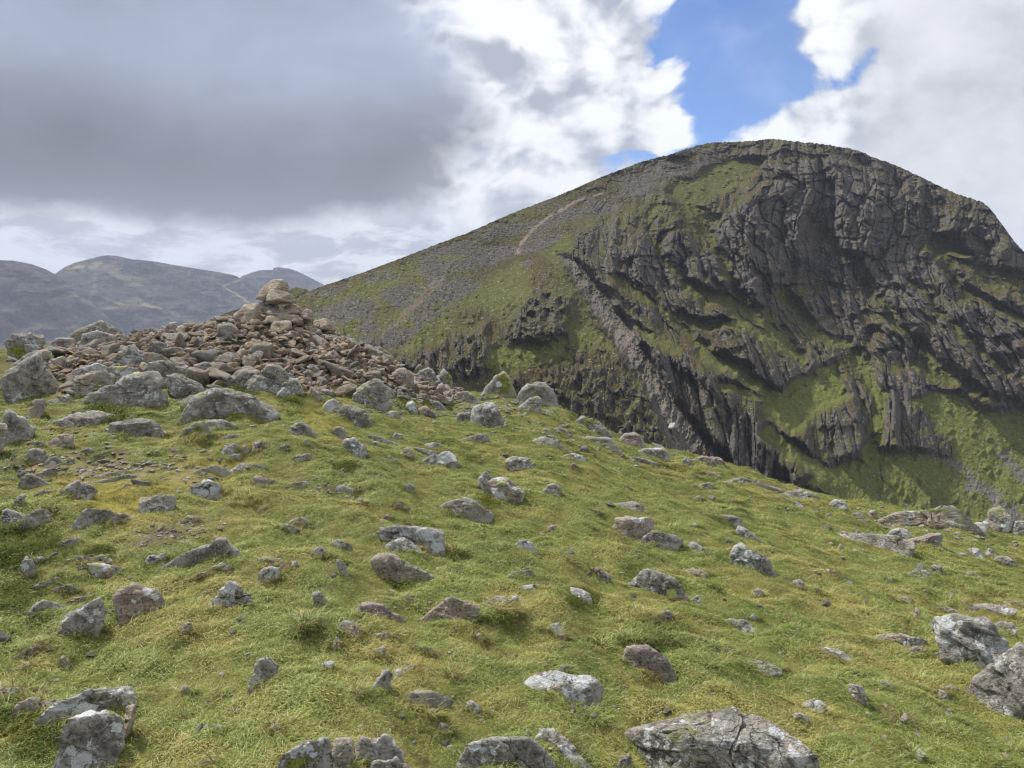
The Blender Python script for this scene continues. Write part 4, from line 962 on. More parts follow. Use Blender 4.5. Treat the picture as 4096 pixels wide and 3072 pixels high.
# crop | make-up | mode | label | outline
ROCKS = '''
A|m|n|squarish lichened boulder with a mossy foot, leftmost on the skyline|25,745 75,690 180,672 285,690 290,760 285,800 150,835 40,820
A|d|n|dark layered block right of the squarish mossy-footed boulder|320,760 340,715 460,710 490,740 470,790 330,795
A|m|n|largest boulder on the left skyline, mossy and lichen-crusted|440,705 500,650 640,605 745,640 765,715 700,740 470,730
A|g|n|rounded grey boulder in front of the largest left skyline boulder|505,740 520,690 610,665 740,700 740,745 590,785
A|p|n|pinkish brown block below the rounded skyline boulder|485,800 520,755 600,780 620,810 560,832 490,825
A|o|n|flat orange-tan slab resting at the left end of the stone pile|595,775 640,742 750,730 780,740 740,775 640,792
A|d|n|small brown block wedged between pink block and layered block|390,820 420,775 480,785 480,825
A|g|n|big sloping grey boulder with a pointed top at the left edge|0,930 110,860 235,780 320,850 390,1020 370,1050 130,1080 110,1100 10,1000
A|b|n|brown hump just behind the big pointed boulder at the left edge|190,800 270,770 350,810 350,860 250,870
A|b|n|rusty brown split block beside the big pointed boulder|320,850 400,830 480,860 470,920 360,920
A|g|n|pyramid-shaped grey boulder with green moss at its foot|690,860 750,790 840,745 910,790 950,850 870,900 700,890
A|G|n|broad low boulder with a yellow-green lichen patch on top|430,920 600,870 780,880 900,910 880,980 700,990 450,1000
A|g|n|lichened shoulder of rock behind the long ledge boulder|445,1010 470,950 640,900 740,950 740,1040 560,1080 450,1090
A|G|n|long heavy ledge boulder with undercut mossy base|500,1110 560,1050 740,960 900,925 1010,930 1055,1050 1050,1150 760,1145 520,1125
A|g|n|tilted grey block with deep cracks beside the long ledge boulder|1025,930 1100,925 1200,960 1290,1020 1290,1070 1130,1090 1060,1040
A|d|n|dark mottled boulder behind the cracked tilted block|900,870 1000,850 1180,870 1220,940 1190,970 1000,940 910,930
A|g|n|smooth grey wedge boulder tilted to the right below the stone pile|1215,890 1290,860 1400,880 1440,920 1330,955 1240,935
A|G|n|long whaleback boulder with rusty streaks at its right end|1140,1180 1200,1090 1370,1000 1500,1020 1640,1090 1750,1150 1765,1190 1700,1185 1500,1150 1290,1180
A|g|n|brownish flat-topped boulder left of the sloping grey slab below the cairn|1440,980 1500,910 1640,910 1660,960 1640,1020 1500,1030
A|g|n|large sloping grey slab leaning right at the foot of the cairn pile|1560,990 1700,885 1790,895 1850,950 1740,1040 1620,1050
A|w|n|pale greenish pointed boulder with a spray of bilberry below it|1765,1040 1830,950 1880,950 1940,1030 1945,1070 1800,1065
A|t|n|orange-brown flat-faced stone beside the pale pointed boulder|1945,1060 1955,1020 2000,1030 2040,1080 2020,1105
A|g|n|grey hump against the skyline left of the log-like stone|985,690 1000,650 1070,605 1130,610 1130,670 1020,695
A|o|n|long log-like brown stone on the skyline left of the cairn|1110,665 1112,640 1270,598 1275,625 1120,672
A|g|n|grey two-headed rock at the left edge|0,1210 50,1170 110,1190 220,1280 215,1360 60,1370 0,1360
A|g|f|wide flat grey slab set flush in the turf near the left edge|260,1320 280,1260 500,1180 560,1165 660,1205 720,1210 640,1270 500,1330 330,1335
A|b|n|squat brown rock with white lichen at the corner of the wide flat slab|310,1380 340,1320 420,1310 470,1320 465,1375 400,1400
A|d|n|long grey arched rock with a dark hollow under it|680,1300 690,1245 820,1225 920,1208 1010,1225 1045,1260 1060,1330 900,1345 790,1320
A|M|n|grey fin of rock half hidden by a rusty grass tussock|1110,1350 1150,1280 1230,1235 1280,1235 1340,1320 1200,1340
A|g|n|low layered grey rock right of the grass-hidden fin|1285,1270 1300,1230 1420,1220 1520,1260 1510,1290 1380,1292
A|G|n|neat pointed grey rock in turf below the cairn pile|1820,1285 1880,1240 1920,1235 1990,1310 1960,1325 1850,1305
A|g|n|small pillar-like grey rock between the left boulders and the turf|185,1195 200,1110 280,1080 305,1120 290,1160 220,1210
A|d|n|small dark rock below the pillar-like rock|380,1105 400,1070 440,1065 460,1100 420,1120
A|o|n|tall ochre brown stone cut off by the left edge|-40,1215 55,1245 62,1290 20,1420 0,1480 -50,1480
A|b|n|reddish flat rock left of the squat brown one|185,1385 200,1355 280,1370 292,1392 240,1400
B|M|n|tall pale boulder with a cushion of bright moss on its right side|1480,880 1530,800 1600,755 1650,770 1680,870 1690,915 1600,890 1500,905
B|m|n|dark mossy crest rock right of the bright moss boulder|1700,900 1740,850 1790,830 1900,840 1930,920 1850,940 1740,945
B|m|n|pale lichened crest rock in front of the dark mossy one|1700,990 1780,925 1830,925 1855,980 1855,1025 1760,1010
B|G|n|large pointed boulder with a tan front face in the middle distance|1390,1080 1400,1000 1490,950 1560,970 1600,1050 1620,1090 1615,1120 1480,1115
B|g|n|low grey rock touching the large tan-faced boulder on its left|1295,1080 1310,1030 1390,1020 1440,1060 1370,1085
B|m|n|big square-fronted boulder with a dark mossy right flank|645,930 660,880 740,820 820,820 910,880 905,920 850,975 730,990 680,960
B|w|n|small lichen-white rock right of the square-fronted boulder|980,1010 985,960 1030,945 1060,990 1060,1030 1010,1035
B|p|n|pink-brown tilted slab beside the small lichen-white rock|1060,1000 1110,980 1180,1030 1190,1060 1130,1065
B|G|n|speckled round rock at the left foot of the square-fronted boulder|450,1000 480,950 540,940 580,990 540,1025 460,1030
B|d|n|dark fissured low outcrop below the square-fronted boulder|530,1040 600,980 690,990 770,1050 770,1110 680,1110 560,1085
B|b|n|smooth brown slab on the crest among small stones|1275,930 1300,895 1380,890 1455,945 1450,968 1330,955
B|g|n|grey upright wedge on the crest|1155,890 1190,830 1240,845 1275,910 1240,935 1170,925
B|p|n|purple-brown flat-topped block at the right end of the cairn pile|890,810 900,760 970,745 1045,790 1040,840 990,865 900,845
B|m|n|mossy grey crest rock right of the purple-brown block|1045,780 1130,735 1190,780 1180,860 1110,850
B|M|n|small crest rock with yellow moss on its shoulder|1190,785 1220,745 1260,770 1290,830 1280,858 1200,850
B|g|n|low grey rock left of the crest, below the brown slab|1080,990 1130,940 1200,950 1240,1000 1160,1010
B|d|n|dark grey tilted block among the turf left of the lichen-spotted boulder|490,1165 530,1120 590,1105 605,1165 540,1175
B|b|n|small reddish rock half under heather|850,1050 880,1010 930,1015 950,1050 900,1060
E|m|n|long curved crest rock with yellow lichen|1540,165 1610,95 1640,100 1760,150 1810,210 1770,225 1700,195 1600,180
E|g|n|broad grey crest rock running downhill to the right|1550,250 1600,225 1720,230 1800,230 1900,340 1880,362 1740,320 1650,285
E|p|n|rounded speckled brown boulder on the crest|1860,240 1900,205 1950,200 2020,240 2035,280 1970,300 1890,270
E|G|n|flat pale slab on the crest right of the rounded brown boulder|1995,310 2030,300 2150,300 2190,340 2180,378 2080,360
E|d|n|thin dark slab just under the crest|1920,360 1940,345 2060,380 2110,400 1950,398
E|g|f|narrow grey rib running down the turf below the crest|1365,230 1380,228 1480,270 1530,310 1500,318 1420,285
E|w|f|pale pocked rock in turf below the narrow grey rib|1510,350 1540,338 1610,345 1650,380 1640,396 1560,372
E|G|n|domed boulder with two white lichen spots|85,300 120,245 180,225 240,260 270,310 260,370 190,340 100,330
E|w|n|brilliant white-topped slab in the middle turf|605,380 650,350 780,320 820,345 835,390 860,430 800,402 700,408 610,392
E|b|n|small tan wedge left of the white-topped slab|480,320 520,292 560,330 540,362
E|g|f|thin grey sliver behind the white-topped slab|560,295 720,330 700,345 600,330
E|g|n|blocky grey rock right of the white-topped slab|1130,370 1190,350 1290,350 1320,400 1320,430 1150,440
E|G|n|small upright rock behind the cream-blotched boulder|960,540 975,480 1030,437 1055,470 1000,540 970,572
E|b|n|large brown boulder with a cream lichen blotch, centre of the turf|990,575 1010,510 1080,475 1150,490 1225,545 1265,590 1250,635 1190,655 1110,650 1030,610
E|d|n|overhanging dark rock in front of the cream-blotched boulder|755,640 850,610 910,607 990,655 960,690 915,745 830,720 790,700
E|b|n|neat triangular brown rock right of the cream-blotched boulder|1365,585 1410,530 1450,520 1505,565 1500,580 1420,592
E|g|f|curved sliver of rock alone in the right middle turf|1850,650 1940,635 1990,650 2055,715 1990,700 1920,665
E|b|n|notched brown-grey rock with a white patch, upper of the right pair|1815,830 1850,760 1830,735 1920,740 2050,735 2100,770 2090,810 1980,860 1890,872
E|G|n|pale boulder touching the notched brown-grey rock from below|1990,890 2010,850 2080,805 2130,810 2220,850 2280,890 2260,925 2120,945 2010,932
E|w|n|small white-flecked pointed rock in open turf|1185,940 1220,890 1270,875 1310,900 1345,965 1290,942
E|G|n|long ridge-backed lichened rock left of centre|325,850 350,800 430,790 640,800 740,825 755,950 720,972 600,960 540,900 440,880 340,885
E|w|f|low white-flecked ledge under the ridge-backed rock|440,890 500,870 580,920 640,990 560,965
E|b|n|dark brown wedge rock with a mossy hollow in its front|270,1020 310,970 380,960 450,990 560,1030 735,1140 700,1150 520,1148 390,1155 330,1130
E|w|n|slim upright white-flecked stone|70,1020 90,975 115,1020 145,1100 100,1112
E|p|n|purple-grey low rock with a smooth hump|190,1330 200,1275 270,1262 350,1280 400,1320 470,1360 450,1385 380,1382 300,1355
E|b|n|brown rock with white patches beside a straw tussock|700,1260 740,1245 830,1245 960,1290 985,1310 940,1395 850,1385 760,1310
E|G|n|flat-topped pale rock behind the straw tussock|1010,1245 1060,1235 1220,1240 1232,1260 1225,1340 1150,1362 1130,1300
E|w|f|leaning white-speckled slab in open turf|1540,1180 1560,1160 1600,1175 1680,1240 1695,1300 1680,1312 1600,1280 1550,1220
E|m|n|grey rock poking from a dark green bilberry mound|1640,1040 1710,1045 1800,1100 1810,1135 1740,1140 1680,1090
E|G|n|pale humped boulder with yellow-green lichen at its right corner|1955,1100 2010,1065 2100,1055 2170,1090 2212,1150 2290,1230 2270,1260 2150,1262 2080,1240 2060,1150
E|d|n|dark knob of rock under long grass|2100,1360 2130,1330 2180,1325 2200,1350 2180,1400 2110,1402
E|w|f|mottled flat stone left of the purple-grey low rock|95,1440 110,1400 180,1395 220,1430 210,1470 160,1512 120,1480
E|g|f|~small flat grey rock|1195,1090 1240,1070 1310,1075 1320,1095 1240,1105
E|w|f|~small pale rock|1265,1175 1340,1165 1345,1190 1280,1195
E|G|f|~thin pale-tipped rock|1335,1450 1420,1430 1480,1405 1490,1425 1400,1455
E|w|f|~small speckled stone|50,900 90,880 130,910 100,930
E|b|n|~little brown pointed stone|1400,820 1420,795 1460,790 1470,810 1440,830
E|g|f|~low striped grey rock|455,545 520,528 570,545 565,575 500,570
E|g|f|~low grey rock|90,545 130,540 210,570 215,600 150,580
E|g|f|~flat mottled rock|865,245 940,220 1030,215 1035,230 930,270
E|g|n|~small brown-grey rock|425,235 440,200 490,215 490,240 450,248
E|b|n|~small round brown stone|1680,700 1710,685 1740,700 1720,715
E|g|n|~little grey stone|1545,410 1570,395 1610,425 1580,432
E|g|n|~small grey block|1375,190 1395,172 1420,195 1395,208
E|G|n|~low pale rock|1440,185 1480,160 1540,205 1490,205
E|g|f|~flat grey sliver|230,240 290,215 360,240 300,245
E|d|n|~small dark notch of rock|285,270 320,250 350,290 320,292
E|w|f|~pale streak of rock|665,270 690,264 760,300 720,298
E|g|n|~small grey-brown stone|665,150 690,125 725,155 690,158
E|d|f|~dark low stone|410,380 460,372 465,390 430,390
E|g|n|~little pale stone|90,455 115,418 140,450 115,460
E|g|n|~small round grey stone|210,640 225,612 252,640 230,650
E|g|f|~low worn stone|430,665 470,648 500,665 460,680
E|g|f|~low worn stone|360,740 390,722 420,740 390,748
FF|g|n|long layered outcrop with moss on the right skyline|1330,490 1400,470 1500,440 1640,450 1720,430 1790,440 1890,510 1870,530 1600,565 1450,560 1370,535
FF|w|n|white-blotched rock at the right end of the layered outcrop|1850,560 1860,540 1920,525 1990,545 2000,600 1900,585
FF|m|n|rounded lichened boulder rising at the right end of the crest|1950,510 1980,460 2060,438 2130,460 2130,510 2140,560 2120,600 2050,600 1990,560
FF|G|n|pale crest rock cut by the right edge|2130,560 2160,510 2230,500 2260,620 2160,615
FF|w|n|grey block with a bright white right face|1345,620 1350,590 1430,568 1470,580 1505,610 1490,645 1420,648
FF|m|n|tapering dark slab carrying the white-faced block|1245,590 1290,590 1330,620 1400,650 1530,660 1530,720 1505,765 1430,700 1340,660
FF|p|n|pinkish brown block standing right of the white-faced block|1515,620 1600,600 1690,600 1700,690 1590,682 1540,660
FF|w|n|rock with a white painted-looking lichen face near the right edge|1850,700 1900,690 1960,720 1970,765 1900,765 1870,745
FF|d|n|dark block behind the white-lichen face near the right edge|1960,720 2000,690 2040,715 2050,745 1980,752
FF|g|n|cluster-end grey rock near the right edge|2010,770 2070,740 2150,770 2190,810 2080,818 2030,792
FF|b|n|small orange-brown rounded rock on the right turf|1615,820 1650,797 1690,810 1715,850 1690,868 1640,845
FF|d|f|flat dark rock beside the orange-brown rounded one|1510,840 1540,828 1600,840 1650,880 1580,882
FF|m|n|small domed mossy rock in the right turf|1020,610 1060,590 1110,595 1140,635 1070,637
FF|b|n|~little brown pointed rock|1030,695 1050,668 1080,700 1040,708
FF|G|n|double-humped grey rock above the ring-spotted boulder|385,600 400,555 440,560 500,600 545,640 480,635 400,632
FF|w|n|boulder with twin white lichen rings on its back|355,740 380,690 430,670 500,690 590,750 635,810 600,830 520,805 510,855 440,832 380,780
FF|b|f|flat pale-brown rock left below the twin-ringed boulder|75,835 110,828 190,840 235,880 190,886 110,850
FF|w|f|narrow white-edged sliver left of the twin-ringed boulder|100,650 160,680 230,730 200,731 140,690
FF|w|n|long white-ended slab sliding down the right turf|510,335 560,320 680,365 790,410 830,450 780,446 640,397 540,362
FF|G|n|pale rough slab on the crest above the long white-ended slab|730,325 800,318 900,360 930,390 850,387 770,352
FF|w|n|small pointed pale rock on the crest|990,400 1030,370 1080,410 1115,460 1060,445
FF|g|n|~small block of grey rock|160,295 210,280 260,290 250,325 190,322
FF|p|n|low reddish layered slab on the crest|110,130 200,110 290,125 360,165 330,178 260,160 150,165
FF|g|n|small grey hump left of the reddish layered slab|45,150 80,122 115,145 120,180 70,182
FF|d|f|flat dark patch of rock in the right turf|265,530 290,500 380,488 430,510 410,540 300,545
FF|g|n|low grey rock just below the crest near the layered outcrop|1110,490 1150,470 1200,480 1210,512 1150,508
FF|b|n|small upright brown rock on the crest left of the layered outcrop|1220,485 1250,447 1280,460 1290,510 1240,512
FF|G|n|~small pale rock|490,965 540,955 570,980 545,1005 500,990
FF|G|n|~thin hooked stone|780,890 820,900 830,950 815,955
FF|w|f|~thin white-edged stone|970,830 1000,830 1070,885 1060,895
FF|w|f|flat cream-lichened rock below the pale humped boulder|290,1160 350,1145 450,1160 500,1190 540,1235 450,1212 380,1190
FF|G|f|long flat grey slab low on the right turf|450,1415 500,1405 600,1425 700,1470 680,1500 560,1495 490,1450
FF|w|f|thin curved white-edged rock in the right foreground turf|935,1325 980,1325 1060,1350 1120,1400 1080,1396 980,1352
FF|G|n|great folded grey boulder near the right edge|1605,1195 1640,1115 1740,1090 2000,1140 2060,1205 2130,1310 2000,1435 1850,1415 1680,1375 1640,1265
FF|g|f|low grey lip behind the great folded boulder|1610,1045 1680,1055 1800,1095 1700,1100
FF|b|n|flat rock edge with orange lichen spots beside the great folded boulder|1330,1235 1420,1232 1640,1280 1640,1305 1500,1330 1360,1295
FF|d|n|small dark stone under the orange-spotted rock edge|1480,1345 1520,1310 1580,1320 1570,1372 1500,1375
FF|g|n|sharp-edged tilted block cut by the right edge|1880,1535 2000,1450 2180,1290 2280,1340 2330,1620 2200,1790 2080,1660 2000,1570
FF|g|f|flat grey slab behind the great folded boulder|1950,1045 2100,1060 2170,1090 2160,1130 2080,1147 1990,1100
FF|w|n|pale hump right of the great folded boulder|2040,1165 2130,1165 2180,1220 2170,1265 2080,1230
FF|d|n|~small dark pointed stone|1510,1125 1530,1080 1565,1120 1540,1140
FF|g|f|flat grey rock up-slope left of the great folded boulder|1380,1010 1440,1005 1500,1020 1525,1055 1470,1047
FF|g|n|heart-shaped grey stone in the right foreground turf|1085,1605 1100,1550 1150,1575 1200,1570 1215,1610 1150,1662
FF|w|n|~small pale stone|1340,890 1380,880 1390,905 1350,907
FF|g|n|~small grey stone|1125,720 1140,700 1165,720 1140,726
FF|g|n|~small grey stone|1170,725 1195,700 1215,728 1190,732
FF|g|n|~little grey stone|710,458 725,440 740,455 725,464
FF|g|n|~small grey-white rock|855,475 890,450 920,465 900,480
FF|p|f|~low pinkish stone|125,385 150,368 185,375 160,390
FF|w|f|~small white stone|115,545 135,538 155,555 130,557
FF|g|f|~narrow grey rib|210,205 260,230 320,255 280,252
FF|g|f|~low grey rock|385,260 430,250 530,280 470,285
FF|w|n|~small pale rock|1760,735 1800,722 1850,732 1800,742
FF|g|f|~flat grey stone|1835,850 1880,845 1910,865 1870,868
FF|g|f|~small flat grey rock|2125,1035 2180,1035 2230,1060 2170,1062
D|G|n|rounded lichen-spotted boulder at the left edge|-20,690 40,672 120,675 190,715 220,770 180,828 60,812 -20,800
D|b|f|flat pinkish slab right of the round boulder at the left edge|190,705 240,678 320,700 360,735 280,738
D|m|n|rounded mossy-seamed boulder, left of a touching pair|490,740 540,680 620,670 690,690 730,720 680,762 620,788 530,768
D|b|n|brown half of the touching pair of boulders|700,765 740,710 800,705 850,740 850,772 770,778
D|d|n|dark grey block leaning over a shaded hollow|870,662 890,620 1000,590 1110,600 1110,655 980,680 900,728 875,700
D|w|n|white-topped rock in a grassy hump|1190,600 1180,545 1270,500 1330,488 1390,530 1400,562 1300,565 1220,602
D|G|n|low rounded rock with white specks in the left turf|345,600 400,550 480,515 560,510 620,560 610,592 500,612 400,607
D|d|n|dark flattish rock left of the white-specked low one|210,595 270,560 350,570 330,602 240,608
D|g|n|small grey block left of the dark flattish rock|85,642 120,600 165,590 160,650 110,662
D|g|n|grey wedge above the worn stony strip|120,510 140,470 180,460 250,480 330,540 250,532
D|d|n|dark brown rock at the left end of the worn stony strip|155,375 180,310 260,305 310,340 290,387 200,387
D|d|n|small dark slab leaning right of the dark brown rock|300,372 350,345 410,400 360,403
D|g|n|small grey stone at the edge of the stony strip|420,400 425,355 470,370 475,407
D|g|f|low flat rock on the worn stony strip|250,450 290,430 460,445 400,466 300,466
D|g|n|round grey cobble standing proud of the turf|1635,1110 1650,1060 1710,1045 1775,1060 1775,1100 1730,1152 1670,1147
D|G|n|low sloping triangular slab streaked with white|1160,972 1300,920 1410,865 1460,900 1530,985 1400,990 1280,995
D|w|f|narrow white-streaked slab left of the triangular one|920,1020 940,985 1060,965 1060,985 960,1022
D|g|f|flat pale slab tapering right above the big twin boulders|545,1122 550,1040 600,1030 700,1040 860,1075 870,1097 740,1112 650,1142 570,1147
D|w|n|upright narrow stone with a white blotch near the left edge|120,1062 130,1000 165,960 200,990 235,1080 235,1122 150,1112
D|b|n|thin curved stone right of the white-blotched upright one|310,1135 400,1110 440,1120 440,1142 340,1137
D|b|n|big brown boulder with white lichen, right of the twin boulders|695,1300 740,1190 830,1160 960,1165 1000,1190 1040,1290 960,1385 830,1388 710,1355
D|G|n|sloping grey boulder, left of the twin boulders|350,1472 370,1370 560,1270 690,1225 705,1330 680,1402 500,1472 400,1492
D|b|n|thin brown slab behind the sloping twin boulder|400,1285 460,1255 560,1240 500,1295
D|g|n|small slanted grey rock left of the twin boulders|160,1372 190,1310 270,1260 310,1270 230,1342 180,1377
D|G|n|tent-shaped rock with white flecks on both faces|1365,1222 1440,1140 1490,1135 1600,1250 1605,1302 1520,1292 1420,1242
D|d|n|dark tooth-shaped stone sunk in grass|1970,1242 1975,1200 2020,1195 2070,1260 2070,1305 2000,1315
D|p|f|flat rock with a rust-orange end|1625,1012 1680,990 1790,1010 1830,1052 1760,1057 1690,1032
D|w|n|small white-flecked stone right of the rust-ended flat rock|1840,1062 1850,1020 1890,1005 1885,1040 1860,1067
D|b|n|long low brown rock with a straight top edge|1790,785 1800,735 1880,735 2020,775 2020,802 1900,785 1820,790
D|g|n|~small grey stone|1765,815 1800,780 1840,790 1820,812
D|d|n|square-ended rock under a hummock of grass|1600,530 1605,480 1680,480 1750,510 1680,547 1620,547
D|g|n|grey rock with a curved top in the upper left turf|1410,365 1460,340 1520,335 1540,375 1450,382
D|G|n|pale split rock at the edge of a tuft, upper left turf|1390,330 1410,290 1480,265 1520,290 1450,320 1410,347
D|g|n|~pale pointed stone|1520,300 1550,275 1580,320 1540,332
D|g|n|~slanting pale stone|1590,315 1610,265 1670,260 1630,320 1600,332
D|d|n|~small dark stone|1770,290 1800,275 1820,310 1790,322
D|G|n|~low speckled rock|1860,370 1880,345 1960,335 1975,365 1890,387
D|g|n|~low grey pointed stone|1905,270 1930,245 1990,285 1930,282
D|g|n|~grey two-part stone|1845,520 1900,510 1945,520 1930,557 1880,547
D|g|f|~low flat stone|1430,232 1490,205 1560,235 1480,237
D|g|n|~small low rock|1220,1117 1250,1090 1310,1080 1260,1122
D|g|n|~low mossy stone|1345,1045 1400,1028 1470,1045 1480,1072 1400,1062
D|w|f|speckled flat rock near the dark tooth-shaped stone|2145,1430 2150,1400 2212,1390 2240,1440 2212,1482 2180,1482
D|w|n|~small white-specked stone|1160,750 1190,715 1260,740 1240,767 1170,765
D|g|n|~small grey stone|780,547 800,522 850,528 845,552
D|g|f|~flat layered stone|730,487 800,475 880,480 820,497
D|g|f|~low grey rock|1475,430 1520,400 1620,410 1600,432
D|g|f|~low grey rock|1200,465 1240,440 1340,410 1370,420 1280,452
D|g|f|~low pale stone|430,882 480,868 520,900 460,897
D|g|f|~flat grey stone|450,1002 470,980 600,1000 600,1022 480,1022
D|g|f|~flat grey stone|690,460 780,440 830,450 760,472
D|b|n|~small tan stone|1625,700 1650,682 1680,680 1660,700
D|g|n|~small grey stone|530,310 570,300 615,330 560,330
D|d|f|~dark sliver of stone|570,360 640,330 700,320 680,340 620,365
D|g|f|~low grey stone|200,1010 220,995 290,1000 250,1015
D|b|f|~flat brown slab|600,990 640,975 710,1010 690,1022
D|d|f|~flat purple stone|395,1175 430,1170 490,1190 440,1195
D|g|n|~small pale stone|2000,925 2020,920 2065,975 2040,985
D|w|f|~speckled flat stone|2100,900 2130,880 2180,900 2160,935
G|G|n|pale lichened cap slab of the split outcrop, bottom left|295,945 350,880 430,868 560,880 640,855 700,865 850,870 865,935 850,1040 680,1060 500,1040 380,1010
G|G|n|largest block of the split outcrop, bottom left, with a white patch|300,1430 350,1100 440,980 560,965 720,1030 790,1100 800,1160 770,1300 690,1420 500,1450
G|b|n|ochre left end of the split outcrop, bottom left|55,1030 90,960 170,930 270,935 380,960 430,1010 350,1040 200,1030
G|b|n|narrow upright piece at the right side of the split outcrop|785,1090 800,990 860,960 862,1050 825,1140 790,1220
G|d|n|dark pointed rock standing in deep green grass|1570,850 1590,780 1630,690 1700,680 1750,720 1800,790 1770,852 1640,852 1600,867
G|m|n|mossy left block of the broken outcrop at the bottom edge|1730,1440 1770,1290 1850,1240 1960,1190 2090,1175 2120,1440
G|b|n|small pointed brown stone in the left foreground turf|340,742 360,690 400,655 440,695 440,717 380,727
G|g|n|~low brown-grey stone|130,742 150,700 185,700 200,732 180,747
G|g|f|flat grey rock cut by the left edge in the foreground|-40,880 0,875 100,875 50,915 50,960 -30,975
G|g|n|~small grey stone|1150,900 1155,855 1190,860 1195,890 1170,912
G|g|f|~low slanting stone|160,627 200,600 250,600 210,642
G|w|n|~small white stone|2050,712 2105,705 2100,740 2085,757
G|w|n|~small round pale stone|1855,430 1860,390 1890,390 1880,432
G|w|n|~small white stone|1365,1130 1375,1105 1395,1110 1395,1138
G|g|n|~small grey stone|2110,582 2130,550 2165,600 2130,602
G|b|f|~flat brown stone|1130,490 1150,470 1220,455 1210,485 1150,517
G|b|n|~small brown stone|1280,1345 1300,1330 1340,1330 1320,1355
G|b|n|~small round stone|1725,1120 1745,1105 1765,1125 1745,1137
H|b|n|narrow middle block of the broken outcrop at the bottom edge|45,1290 55,1030 110,1018 190,1030 195,1160 150,1290
H|G|n|large angular block of the broken outcrop at the bottom edge|190,1030 250,1010 430,993 490,1060 535,1110 535,1200 400,1230 280,1230 200,1200
H|g|n|low front block of the broken outcrop at the bottom edge|250,1290 330,1170 480,1150 560,1190 620,1250 560,1300
H|G|n|long arched grey rock at the bottom edge, centre|915,1130 990,1040 1030,1012 1200,1010 1400,1020 1440,1060 1480,1110 1550,1160 1570,1250 1400,1270 1200,1190 1000,1145
H|w|f|straight narrow slab with mossy right edge, bottom centre|1420,990 1440,920 1540,945 1680,1070 1785,1190 1760,1217 1640,1150 1550,1070
H|w|f|wide flat rock with a round white lichen disc|1340,650 1400,600 1480,578 1600,590 1700,600 1830,605 1900,690 1880,750 1750,792 1600,772 1450,752 1380,700
H|w|n|small snub-nosed pale rock in the foreground turf|545,752 580,700 640,695 765,710 700,752 650,797 570,782
H|G|n|leaning grey rock with a white disc at its top|305,695 350,610 400,545 460,545 470,590 450,642 340,697
H|w|n|white-spotted knob joined to the leaning grey rock|465,592 475,560 520,550 525,590 500,612
H|g|f|thin tail of rock right of the white-spotted knob|525,562 560,545 620,540 600,562
H|G|f|~pale narrow stone|965,792 980,765 1060,810 1065,832 1000,817
H|w|f|~small white stone|695,852 720,832 765,835 750,860
H|g|n|grey stone at the bottom edge, right of the straight slab|1990,1210 2020,1135 2090,1140 2100,1180 2060,1240
H|g|n|~small grey stone|765,947 790,925 830,940 810,967
H|p|n|~small pinkish cobble|1795,872 1820,850 1860,860 1850,890 1810,902
H|g|f|~small flat stone|355,322 390,300 440,315 390,337
H|d|n|~small dark stone|1590,322 1610,305 1635,345 1605,347
H|w|n|~small pale stone|1030,322 1050,310 1060,345 1040,350
H|g|f|~small grey stone|60,367 80,335 120,370 100,392
H|g|f|~thin grey stone|590,397 640,400 700,420 650,417
H|d|n|~small dark stone|370,402 390,400 420,450 405,452
H|d|f|~small dark stone|1590,547 1610,525 1650,535 1620,557
H|b|n|~tiny brown pebble|200,705 215,688 232,700 215,712
H|w|n|~tiny pale pebble|862,605 872,590 886,600 875,612
I|G|n|huge striped grey boulder with green lichen on its crest, at the bottom edge|60,690 200,625 410,540 560,588 700,640 800,715 900,800 1010,890 1115,968 1090,1150 330,1150 250,850 120,745
I|p|n|broken purple-grey rock at the right of the foreground|-20,385 10,325 130,322 210,340 240,390 260,432 200,470 100,477 20,432
I|g|n|small U-shaped dark stone in grass, right foreground|500,352 510,325 590,335 590,372 540,377
I|w|n|pale smooth stone above a green tuft, right foreground|975,652 1030,612 1080,620 1120,660 1120,692 1050,677
I|d|n|~small dark stone|905,702 940,692 1010,710 1015,747 960,737
I|g|n|~round grey stone|1720,582 1740,565 1800,585 1835,632 1790,632
I|g|n|~low grey stone|1760,557 1800,540 1840,560 1820,582
I|g|n|~small grey stone|1420,522 1450,512 1490,562 1450,552
I|g|f|~small brown-grey stone|1530,722 1550,695 1580,725 1560,742
I|w|n|~small pale stone|1610,945 1640,895 1665,915 1650,947
I|w|n|~little pale stone|690,165 705,150 735,160 715,175
I|G|n|small pointed stone right of the pale humped boulder|370,62 400,40 440,97 405,75
I|g|n|~small grey stone|1640,150 1610,110 1650,160 1625,165
'''
